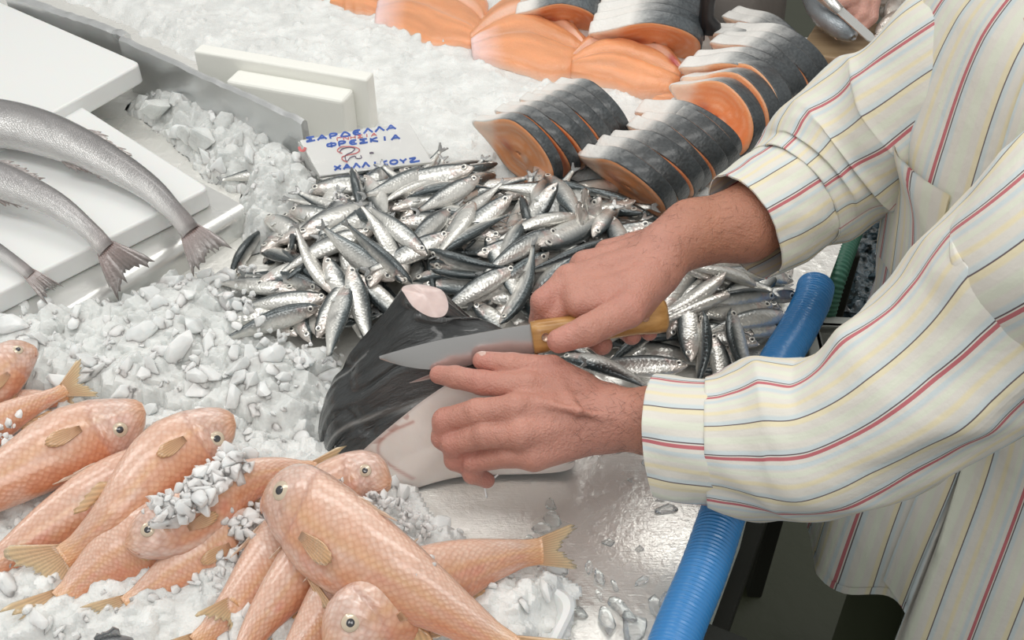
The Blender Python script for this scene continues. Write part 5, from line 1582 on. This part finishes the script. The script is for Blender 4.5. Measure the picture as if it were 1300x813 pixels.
def nailat(tip, prev, up_, w=.0058, l=.0068, off=.0062):
    d = nrm(np.array(tip) - np.array(prev)); n_ = nrm(np.array(up_) - d * (np.array(up_) @ d)); s = np.cross(d, n_)
    P = np.array([[np.array(tip) + d * l * (i / 5 - .55) + s * w * (j / 3 - 1) * (.95 - .35 * (abs(i / 3 - 1)) ** 3) + n_ * (off * math.sqrt(max(.05, 1 - (.72 * (j / 3 - 1)) ** 2)) + .0022 - .0016 * (i / 5) ** 2) for j in range(7)] for i in range(7)])
    m = MB(); m.grid(P); m.grid(P - n_ * .0010, flip=True)
    return m.build('fingernail', nail, per)
tl = fingL[4][0]; nailat(tl[-1], tl[-2], nrm(CAM - tl[-1]) + np.array([0, .9, .2]), w=.0056, l=.0076, off=.0082)
tr_ = fingR[4][0]; nailat(tr_[-1], tr_[-2], np.array([0, -.6, .1]), off=.0085)
# forearm hair
from mathutils.bvhtree import BVHTree
hb = MB(); rr = np.random.default_rng(6)
for V, Qd, w0, ax_, cnt in ((VL, QL, WL, nrm(armL[0][1] - WL), 520), (VR, QR, WR, nrm(armR[0][1] - WR), 420)):
    bvh = BVHTree.FromPolygons([Vector(v) for v in V], [tuple(f) for f in Qd.tolist()])
    t = (V - w0) @ ax_
    sel = np.where((t > -.035) & (t < .085))[0]
    k = 0
    for i in rr.permutation(sel):
        if k >= cnt: break
        p = V[i]; loc, n_, _, _ = bvh.find_nearest(Vector(p))
        if n_ is None: continue
        n_ = np.array(n_)
        if n_ @ (CAM - p) < 0: n_ = n_ if False else n_
        d = -ax_ * rr.uniform(.4, 1) + nrm(np.cross(n_, ax_)) * rr.uniform(-1.0, 1.0)
        d = nrm(d - n_ * (d @ n_)); l = rr.uniform(.005, .012)
        pl = [p + d * l * s + n_ * (.0004 + .0014 * s - .0006 * s * s) for s in (0, .35, .7, 1)]
        hb.tube(pl, [.00009, .00008, .00007, .00004], 3, caps=False); k += 1
o = hb.build('arm_hair', simple('arm_hair', (.045, .022, .014), .5), per); o['kind'] = 'stuff'

# ---- shirt
sm = Mat('striped_cotton').set(Roughness=.75, Subsurface_Weight=.0, Sheen_Weight=.15)
uvn = sm.coord('UV'); sp = sm.n('SeparateXYZ'); sm.l(uvn, sp.inputs[0])
PER = .070
fr_ = sm.math('FRACT', sm.math('MULTIPLY', sp.outputs[0], 1 / PER))
base, redc, blu, dk, yel, grn = (.80, .775, .70), (.52, .15, .17), (.52, .65, .72), (.11, .075, .085), (.80, .69, .42), (.71, .74, .62)
base = (.735, .705, .645); pb = (.60, .67, .69); py = (.79, .71, .50); pg = (.73, .75, .64)
stops = [(0, redc), (.044, redc), (.047, base), (.060, base), (.062, dk), (.074, dk), (.078, pb), (.12, pb), (.15, base), (.21, base), (.24, pg), (.31, pg), (.34, base), (.415, base), (.44, py), (.492, py), (.494, dk), (.507, dk), (.510, pb), (.55, pb), (.585, base), (.66, base), (.69, py), (.72, py), (.75, base), (.80, base), (.82, pg), (.86, pg), (.88, base), (.91, pb), (.945, pb), (.955, base), (.965, base), (.967, redc), (.985, redc), (.987, base)]
colr = sm.ramp(fr_, stops[:32])
weave = sm.noise(sm.coord('UV', (900, 900, 1)), 1, 2)
colr = sm.mix(.10, colr, sm.ramp(weave, [(0, (.55, .52, .48)), (1, (1, 1, 1))]), 'MULTIPLY')
sm.color(colr)
sm.normal(sm.bump(sm.noise(sm.coord('Object', (1, 1, 1)), 34, 4, .55), .28, .006, sm.bump(sm.noise(sm.coord('UV', (60, 9, 1)), 1, 3), .3, .004)))
M['shirt'] = sm.m
def folds(s, th, spec):
    d = 0
    for (ks, kt, ph, amp, s0, s1) in spec:
        d = d + amp * (1.05 - np.sqrt(np.sin(ks * s + kt * th + ph + .6 * np.sin(th * 2 + s * 4)) ** 2 + .03)) * sstep(s0 - .06, s0 + .04, s) * sstep(s1 + .06, s1 - .04, s)
    return d
def sleeve(pts, rad, name, parent, spec, seed, na=110, nl=150, flatten=.0, ushift=0.0, wall=.0016, tmin=0, world_tail=(), skew=0.0):
    C0 = np.array([un(*p) for p in pts] + [np.array(w) for w in world_tail])
    C, L = resample(C0, nl)
    R = resample(np.c_[np.arange(len(rad)), rad], nl)[0]
    kk = np.linspace(0, len(rad) - 1, nl)
    # radius by arc length between the given stations
    sl = np.r_[0, np.cumsum(np.linalg.norm(np.diff(C0, axis=0), axis=1))]; sl /= sl[-1]
    s = np.linspace(0, 1, nl); R = np.interp(s, sl, rad)
    R = np.convolve(np.pad(R, 6, mode='edge'), np.ones(13) / 13, 'valid')
    T = np.gradient(C, axis=0); T /= np.linalg.norm(T, axis=1)[:, None]
    u = np.array([0, 0, 1.0]); A_, B_ = [], []
    for i in range(nl):
        a = nrm(np.cross(T[i], u)); b_ = np.cross(a, T[i]); u = b_
        A_.append(a); B_.append(b_)
    A_, B_ = np.array(A_), np.array(B_)
    th = np.linspace(0, 2 * np.pi, na + 1)
    Sg, Th = np.meshgrid(s * L, th, indexing='ij')
    nz = fbm(Sg * 14, np.cos(Th) * 1.6, np.sin(Th) * 1.6, seed, 3)
    D = folds(Sg, Th, spec) + .006 * nz
    rr_ = R[:, None] * (1 + flatten * np.cos(2 * Th)) + D
    P = C[:, None] + A_[:, None] * (rr_ * np.cos(Th))[..., None] + B_[:, None] * (rr_ * np.sin(Th))[..., None]
    P = P - T[:, None] * (skew * np.sin(Th) * R[:, None] * sstep(.05, 0, Sg))[..., None] if skew else P
    P[:, -1] = P[:, 0]
    Rm = R.mean()
    UV = np.stack([Th * Rm + ushift + .002 * nz, Sg], -1)
    m = MB()
    m.grid(P, 0, None, UV)
    N = np.cross(np.gradient(P, axis=0), np.gradient(P, axis=1)); N /= np.linalg.norm(N, axis=-1)[..., None] + 1e-9
    out = ((P - C[:, None]) * N).sum(-1)
    N *= np.sign(out.mean())
    m.grid(P[:24] - N[:24] * wall, 0, None, UV[:24], flip=True)
    k = m.n - 24 * (na + 1)
    for j in range(na):
        m.f.append((j, j + 1, k + j + 1, k + j)); m.m.append(0)
    o = m.build(name, M['shirt'], parent)
    return o
# torso of the shirt
TZ = [-.34, -.20, -.06, .10, .22, .34, .44, .52]
TX = [.545, .54, .545, .565, .555, .535, .52, .52]; TY = [.735, .735, .75, .79, .815, .83, .84, .85]
TRX = [.158, .156, .154, .150, .150, .140, .115, .07]; TRY = [.215, .215, .210, .200, .200, .205, .190, .12]
fd = nrm([-.95, -.31, 0]); sd_ = np.array([-fd[1], fd[0], 0])      # facing, and the wearer's right (away from the camera)
def torso(z, a, off=0.0):
    z = np.asarray(z, float); a = np.asarray(a, float)
    g = lambda t: cr(np.array(t)[:, None], np.interp(z.ravel(), TZ, np.arange(len(TZ))))[:, 0].reshape(z.shape)
    cx_, cy_, rx, ry = g(TX), g(TY), g(TRX), g(TRY)
    ca, sa = np.cos(a), np.sin(a)
    low = sstep(.25, -.2, z)
    d = .011 * low * (1 - np.abs(np.sin(a * 5.3 + 1.2 + .5 * np.sin(z * 7)))) + .008 * fbm(a * 2.2, z * 3, seed=5, oct=3)
    d = d + .010 * (1 - np.abs(np.sin(z * 11 + a * 3.0 + .4))) * sstep(.02, .16, z) * sstep(.52, .36, z) * (.4 + .6 * np.cos(a) ** 2)
    e_ = lambda t: np.sign(t) * np.abs(t) ** .9
    r1 = (rx + d + off) * e_(ca); r2 = (ry + d + off) * e_(sa)
    P = np.stack([cx_, cy_, z], -1) + fd * r1[..., None] + sd_ * r2[..., None]
    return P
na, nz_ = 200, 110
aa = np.linspace(-np.pi, np.pi, na + 1)
V = np.linspace(0, 1, nz_)
hem = -.205 + .085 * sstep(-.08, .36, aa) - .30 * sstep(.385, .40, aa) + .004 * np.sin(aa * 9)
Zg = hem[:, None] * (1 - V[None]) + .52 * V[None]
Ag = np.repeat(aa[:, None], nz_, 1)
P = torso(Zg, Ag)
UV = np.stack([Ag * .185 + .006 * np.sin(Zg * 6) + .012, Zg], -1)
b = MB(); b.grid(P, 0, None, UV); Pi = torso(Zg, Ag, -.002); b.grid(Pi[:, :30], 0, None, UV[:, :30], flip=True)
k = P.shape[0] * nz_
for i in range(na):
    b.f.append((i * nz_, (i + 1) * nz_, k + (i + 1) * 30, k + i * 30)); b.m.append(0)
shirt = b.build('shirt', M['shirt'], per)
hm = MB(); Zh = np.stack([hem + .001, hem + .007, hem + .013], 1); Ah = np.repeat(aa[:, None], 3, 1)
Ph = torso(Zh, Ah, .0012); Uh = np.stack([Ah * .185 + .006 * np.sin(Zh * 6) + .012, Zh], -1); hm.grid(Ph, 0, None, Uh); hm.grid(torso(Zh, Ah, .0002), 0, None, Uh, flip=True)
hm.build('hem', M['shirt'], shirt)
# button placket down the front and chest pocket
za = np.linspace(-.115, .50, 60); Ap = np.linspace(.20, .36, 6)
Zp, Aq = np.meshgrid(za, Ap, indexing='ij')
pk = MB(); Pp = torso(Zp, Aq, .0035); Uv = np.stack([Aq * .185 + .04, Zp], -1)
pk.grid(Pp, 0, None, Uv); pk.grid(torso(Zp, Aq, .0005), 0, None, Uv, flip=True); pk.build('placket', M['shirt'], shirt)
zz, aq = np.meshgrid(np.linspace(.16, .31, 24), np.linspace(-.55, .02, 24), indexing='ij')
top = sstep(.25, .31, zz)
Pp = torso(zz - .004 * np.cos(aq * 9), aq, .0030) + fd * (.012 * top * np.clip(np.sin((aq + .55) / .57 * np.pi), 0, 1))[..., None]
Uv = np.stack([aq * .185 + .03, zz], -1)
pk = MB(); pk.grid(Pp, 0, None, Uv); pk.grid(Pp - fd * .0016, 0, None, Uv, flip=True); pk.build('pocket', M['shirt'], shirt)
# sleeves and cuffs
LSP = [(26, 1.0, .4, .007, .02, .30), (18, -1.0, 2.0, .006, .10, .50), (40, 2.0, 1.0, .005, .0, .09), (9, 3, .3, .006, .15, .6)]
sleeve([(898, 560, .142), (930, 560, .146), (985, 558, .155), (1050, 552, .174), (1130, 514, .215), (1220, 442, .27), (1310, 360, .33), (1400, 300, .385)], [.058, .0635, .069, .068, .0675, .073, .082, .088, .085], 'sleeve', shirt, LSP, 3, ushift=.026, world_tail=[(.54, .70, .43)])
sleeve([(836, 556, .138), (866, 560, .140), (912, 562, .143)], [.0545, .0570, .0565], 'cuff', shirt, [(30, 2, .4, .0022, -.1, .1)], 9, nl=40, ushift=.030, skew=.22)
RSP = [(30, 1.0, .2, .009, .04, .22), (22, -1.0, 1.0, .008, .1, .40), (44, 1.5, .5, .005, .0, .09)]
sleeve([(1004, 252, .214), (1030, 232, .222), (1075, 192, .25), (1148, 146, .30), (1215, 98, .355), (1270, 66, .385)], [.0635, .070, .0785, .078, .078, .080, .080], 'sleeve', shirt, RSP, 5, ushift=.01, world_tail=[(.50, .90, .41)])
sleeve([(944, 289, .200), (975, 272, .206), (1016, 246, .216)], [.060, .0635, .062], 'cuff', shirt, [(30, 2, .4, .0025, -.1, .1)], 12, nl=40, ushift=.015)
# collar (mostly above the picture)
cl_ = MB(); t = np.linspace(0, 2 * np.pi, 40)
cl_.grid(np.array([[(.525 + r_ * math.cos(x) * .9, .855 + r_ * math.sin(x), z) for x in t] for r_, z in ((.085, .50), (.075, .54), (.068, .555), (.078, .53), (.098, .497))]), 0, None, np.array([[(x * .08, z) for x in t] for z in (.5, .54, .55, .53, .5)]))
cl_.build('collar', M['shirt'], shirt)
# trousers
tm = MB()
tz = simple('dark_trousers', (.10, .11, .065), .8)
for y0, x0 in ((.705, .60), (.905, .61)):
    tm.tube([(x0, y0, -.08), (x0, y0, -.3), (x0 + .01, y0, -.5), (x0 + .02, y0, -.83)], [.115, .10, .085, .085], 24)
tm.build('trousers', tz, per)
sh_ = MB()
for y0 in (.68, .90):
    sh_.tube([(.72, y0 + .03, -.86), (.62, y0, -.855), (.50, y0 - .03, -.87), (.43, y0 - .04, -.878)], [.035, .052, .046, .022], 18)
sh_.build('shoes', simple('dark_shoes', (.02, .02, .02), .5), per)

# ------------------------------------------------------------------ the knife in his hand
kf = empty('fish_knife', (HA + HB) / 2, 'wooden handled knife with a wide pointed blade, gripped over the dark fish chunk', 'knife')
ka = nrm(HA - HB)                                     # towards the tip
TIP = q(483, 461, .150)
ka2 = nrm(TIP - HA)
ke = np.array([0, -.52, -.86]); ke = nrm(ke - ka2 * (ke @ ka2)); kn_ = np.cross(ka2, ke)
Lb = np.linalg.norm(TIP - HA)
prof = []
nb = 30
for i in range(nb + 1):
    s = i / nb
    spine = -.013 + .020 * max(0, s - .55) ** 1.5
    edge = .017 * (1 - max(0, (s - .60) / .40) ** 1.9) + -.004 * max(0, (s - .6) / .4)
    prof.append((s * Lb, spine, max(edge, spine + .0004)))
P = np.zeros((nb + 1, 6, 3))
for i, (s, a, e_) in enumerate(prof):
    c = HA + ka2 * s
    w = .0013 * (1 - .5 * i / nb)
    P[i] = [c + ke * a + kn_ * w, c + ke * (a + (e_ - a) * .7) + kn_ * w * .8, c + ke * e_, c + ke * e_, c + ke * (a + (e_ - a) * .7) - kn_ * w * .8, c + ke * a - kn_ * w]
b = MB(); b.grid(P, close_v=True); b.f += [tuple(range(6)), tuple(nb * 6 + j for j in range(6))[::-1]]; b.m += [0, 0]
M['blade'] = m_steel('knife_blade', (.60, .60, .60), .22, False, .04)
b.build('blade', M['blade'], kf, smooth=True, fix=True, autosmooth=15)
wd = Mat('knife_wood').set(Roughness=.4, Coat_Weight=.3)
wd.color(wd.ramp(wd.noise(wd.coord('Object', (12, 60, 60)), 3, 4), [(.3, (.36, .17, .045)), (.7, (.55, .30, .10))]))
rows = []; Lh = np.linalg.norm(HA - HB)
for s, a, c_ in ((-.004, .0145, .0095), (.0, .0165, .0105), (.06, .0165, .011), (.25, .0150, .0115), (.5, .0155, .012), (.75, .016, .012), (.9, .0185, .012), (.97, .0185, .011), (1.0, .013, .008)):
    th = np.linspace(0, 2 * np.pi, 20, endpoint=False)
    se = lambda t: np.sign(t) * abs(t) ** .7
    rows.append([HA - ka * s * Lh * 1.0 + ke * (a * se(math.cos(x)) + .001 + .004 * max(0, s - .6)) + kn_ * c_ * se(math.sin(x)) for x in th])
b = MB(); b.grid(np.array(rows), close_v=True); b.f += [tuple(range(20)), tuple(8 * 20 + j for j in range(20))[::-1]]; b.m += [0, 0]
b.build('handle', wd.m, kf, fix=True)
brass = simple('rivet', (.75, .55, .42), .3, .6)
for s in (.085, .45, .82):
    c = HA - ka * s * Lh
    MB().tube([c - kn_ * .0128, c + kn_ * .0128], .0042, 14).build('rivet', brass, kf)

# ------------------------------------------------------------------ the second person at the back, and the work board there
p2 = empty('person', (.42, 1.90, -.90), 'person in grey behind the salmon, only a strip of cloth and a hand in view', 'person')
seg = [((.38, 1.87, -.1), (.38, 1.90, .5), .10, .11), ((.38, 1.90, .45), (.72, 1.95, .38), .07, .06), ((.72, 1.95, .38), (.78, 1.88, .14), .05, .04), ((.34, 1.88, -.1), (.34, 1.88, -.86), .075, .055), ((.44, 1.88, -.1), (.44, 1.88, -.86), .075, .055)]
hw = q(1092, -22, .13)
seg += [((.78, 1.88, .14), tuple(hw), .04, .028)]
fing2 = [([hw, q(1108, 2, .115), q(1106, 22, .095), q(1094, 36, .08)], [.022, .012, .011, .009]), ([hw, q(1098, 0, .118), q(1096, 18, .10), q(1085, 30, .085)], [.022, .012, .011, .009]),
         ([hw, q(1086, -4, .12), q(1086, 10, .105), q(1076, 20, .09)], [.022, .012, .011, .009]), ([hw, q(1076, -8, .12), q(1074, 2, .11), q(1066, 8, .10)], [.020, .011, .010, .008]), ([hw, q(1110, -14, .12), q(1084, -2, .12), q(1066, 4, .11)], [.022, .014, .012, .010])]
lo = np.array([.15, 1.6, -.95]); hi = np.array([1.0, 2.15, .7]); h = .012
X = np.stack(np.meshgrid(*[np.arange(lo[i], hi[i], h) for i in range(3)], indexing='ij'), -1)
d = None
for a, c, ra, rb in seg:
    e_ = capsule(X, a, c, ra, rb); d = e_ if d is None else smin(d, e_, .03)
V1, Q1 = surface_nets(d, lo, h)
V2, Q2 = hand([([hw, q(1098, -8, .12)], [.028, .022])], fing2, ([np.array([.78, 1.88, .14]), hw], [.036, .026]), [], h=.003)
b = MB(); b.add(V1, Q1.tolist(), 0, (.62, .36, .28)); b.add(V2, Q2.tolist(), 0, (.70, .40, .33)); b.build('body', M['skin'], p2)
gm = Mat('grey_apron_cloth').set(Base_Color=(.235, .215, .20), Roughness=.8)
gm.normal(gm.bump(gm.noise(gm.coord('Object', (1, 1, .4)), 14, 3), .5, .02))
am = MB(); rows = []
for z, rx, ry in ((-.55, .15, .165), (-.2, .145, .16), (-.02, .14, .158), (.08, .135, .155), (.2, .135, .15), (.45, .13, .14)):
    th = np.linspace(0, 2 * np.pi, 60)
    rows.append([(.385 + rx * math.cos(x) * (1 + .03 * math.sin(x * 7 + z * 5)), 1.875 + ry * math.sin(x) * (1 + .03 * math.sin(x * 9)), z) for x in th])
am.grid(cr(np.array(rows).reshape(6, -1), np.linspace(0, 5, 40)).reshape(40, 60, 3)); am.build('apron', gm.m, p2)
wb = Mat('board_wood').set(Roughness=.5)
wb.color(wb.ramp(wb.noise(wb.coord('Object', (4, 40, 40)), 2, 4), [(.3, (.30, .21, .12)), (.7, (.43, .32, .20))]))
bq = [un(1012, 66, .055), un(1130, 84, .055), un(1215, 36, .055), un(1040, 24, .055)]
tag(MB().prism([p - [0, 0, .05] for p in bq], bq).build('cutting_board', wb.m, smooth=False, bevel=.004, fix=True), 'brown wooden cutting board at the back behind the striped sleeve', 'cutting board')
dq = [un(1006, 92, .03), un(1128, 128, .03), un(1140, 92, .03), un(1012, 68, .03)]
tag(MB().prism([p - [0, 0, .028] for p in dq], dq).build('dark_tray', simple('dark_tray', (.06, .065, .07), .4), smooth=False, bevel=.004, fix=True), 'dark flat tray strip in front of the wooden cutting board', 'tray')
# silvery fish under the second person's hand, and scraps
def swl(t, y, s, seed):
    n = fbm(t * 6, y * 2, s, seed, 3)[..., None]
    w = sstep(-.2, .5, y)[..., None]
    return np.clip(np.array([.74, .76, .77]) * (1 - w) + np.array([.30, .34, .37]) * w + n * .1, 0, 1)
def scrapfish(pts, name, label, cat, group, hs, colf, mat, seed):
    C, L = resample(np.array([un(*p) for p in pts]), 24)
    T = nrm(C[-1] - C[0]); D = np.cross(np.array([0, 0, 1.0]), T) * .9 + np.array([0, 0, .5])
    rt = empty(name, C[12] * [1, 1, 0] + [0, 0, .055], label, cat, group)
    b, fr = fish_body(C, D, L, [(t, h * hs) for t, h in MU_H], [(t, w * hs) for t, w in MU_W], colf, 30, 18, seed, .2)
    b.build('body', mat, rt)
    for sd in (1, -1): fish_eye(fr, .1, .35, sd, .016 * L, None).build('eye', [M['eye_silver'], M['pupil'], M['eye_rim']], rt)
    c, Tt, Dd, Nn, H, Wd = at(fr, 1.0)
    fan(c + Dd * H, c - Dd * H, Tt, .5, .2 * L, .5, Nn, (.35, .36, .37), (.3, .3, .3), 15, 5, seed).build('tail_fin', M['fin'], rt)
scrapfish([(1084, 48, .085), (1060, 28, .09), (1038, 4, .09), (1018, -24, .09)], 'silver_fish', 'silver grey fish under the hand at the back, on the wooden board', 'fish', None, 1.5, swl, M['hake'], 3)
kq = [q(1066, 14, .12), q(1104, 48, .09)]
k2 = empty('steel_knife', kq[1], 'short steel knife held in the hand at the back', 'knife')
dv = nrm(kq[1] - kq[0]); wv = nrm(np.cross(dv, np.array([0, -.5, 1.0])))
MB().prism([kq[0] - wv * .008, kq[1] - wv * .008, kq[1] + dv * .02, kq[1] + wv * .008, kq[0] + wv * .008], [p + np.array([0, 0, .002]) for p in (kq[0] - wv * .008, kq[1] - wv * .008, kq[1] + dv * .02, kq[1] + wv * .008, kq[0] + wv * .008)]).build('blade', M['steel'], k2, smooth=False, fix=True)
MB().tube([kq[0] - dv * .09, kq[0] - dv * .04, kq[0]], [.010, .011, .009], 12).build('handle', M['steel'], k2)
rs = np.random.default_rng(12)
sc_lab = ['scrap fish lying on the board, closest to the hand at the back', 'scrap fish at the top edge above the striped sleeve', 'scrap fish furthest right at the back, ending at the striped shoulder', 'scrap fish crossing over the others on the wooden board', 'scrap fish at the front rim of the wooden board', 'pale scrap fish between the hand and the striped shoulder', 'thin scrap fish lying level at the top edge']
for i, (p0, p1) in enumerate([((1112, 44), (1160, 8)), ((1130, 22), (1180, 2)), ((1150, 30), (1192, 8)), ((1118, 12), (1168, 32)), ((1104, 52), (1150, 40)), ((1128, 34), (1140, -8)), ((1108, 2), (1166, -6))]):
    m_ = ((p0[0] + p1[0]) / 2, (p0[1] + p1[1]) / 2 + 2)
    scrapfish([(*p0, .068), (*m_, .078), (*p1, .072)], 'scrap_fish', sc_lab[i], 'fish', 'fish scraps on the board at the back', 1.1, (lambda t, y, s, seed: np.clip(np.array([.66, .60, .54]) + fbm(t * 9, y * 4, s * 3, seed, 3)[..., None] * .5, .04, 1)), M['hake'], 20 + i)
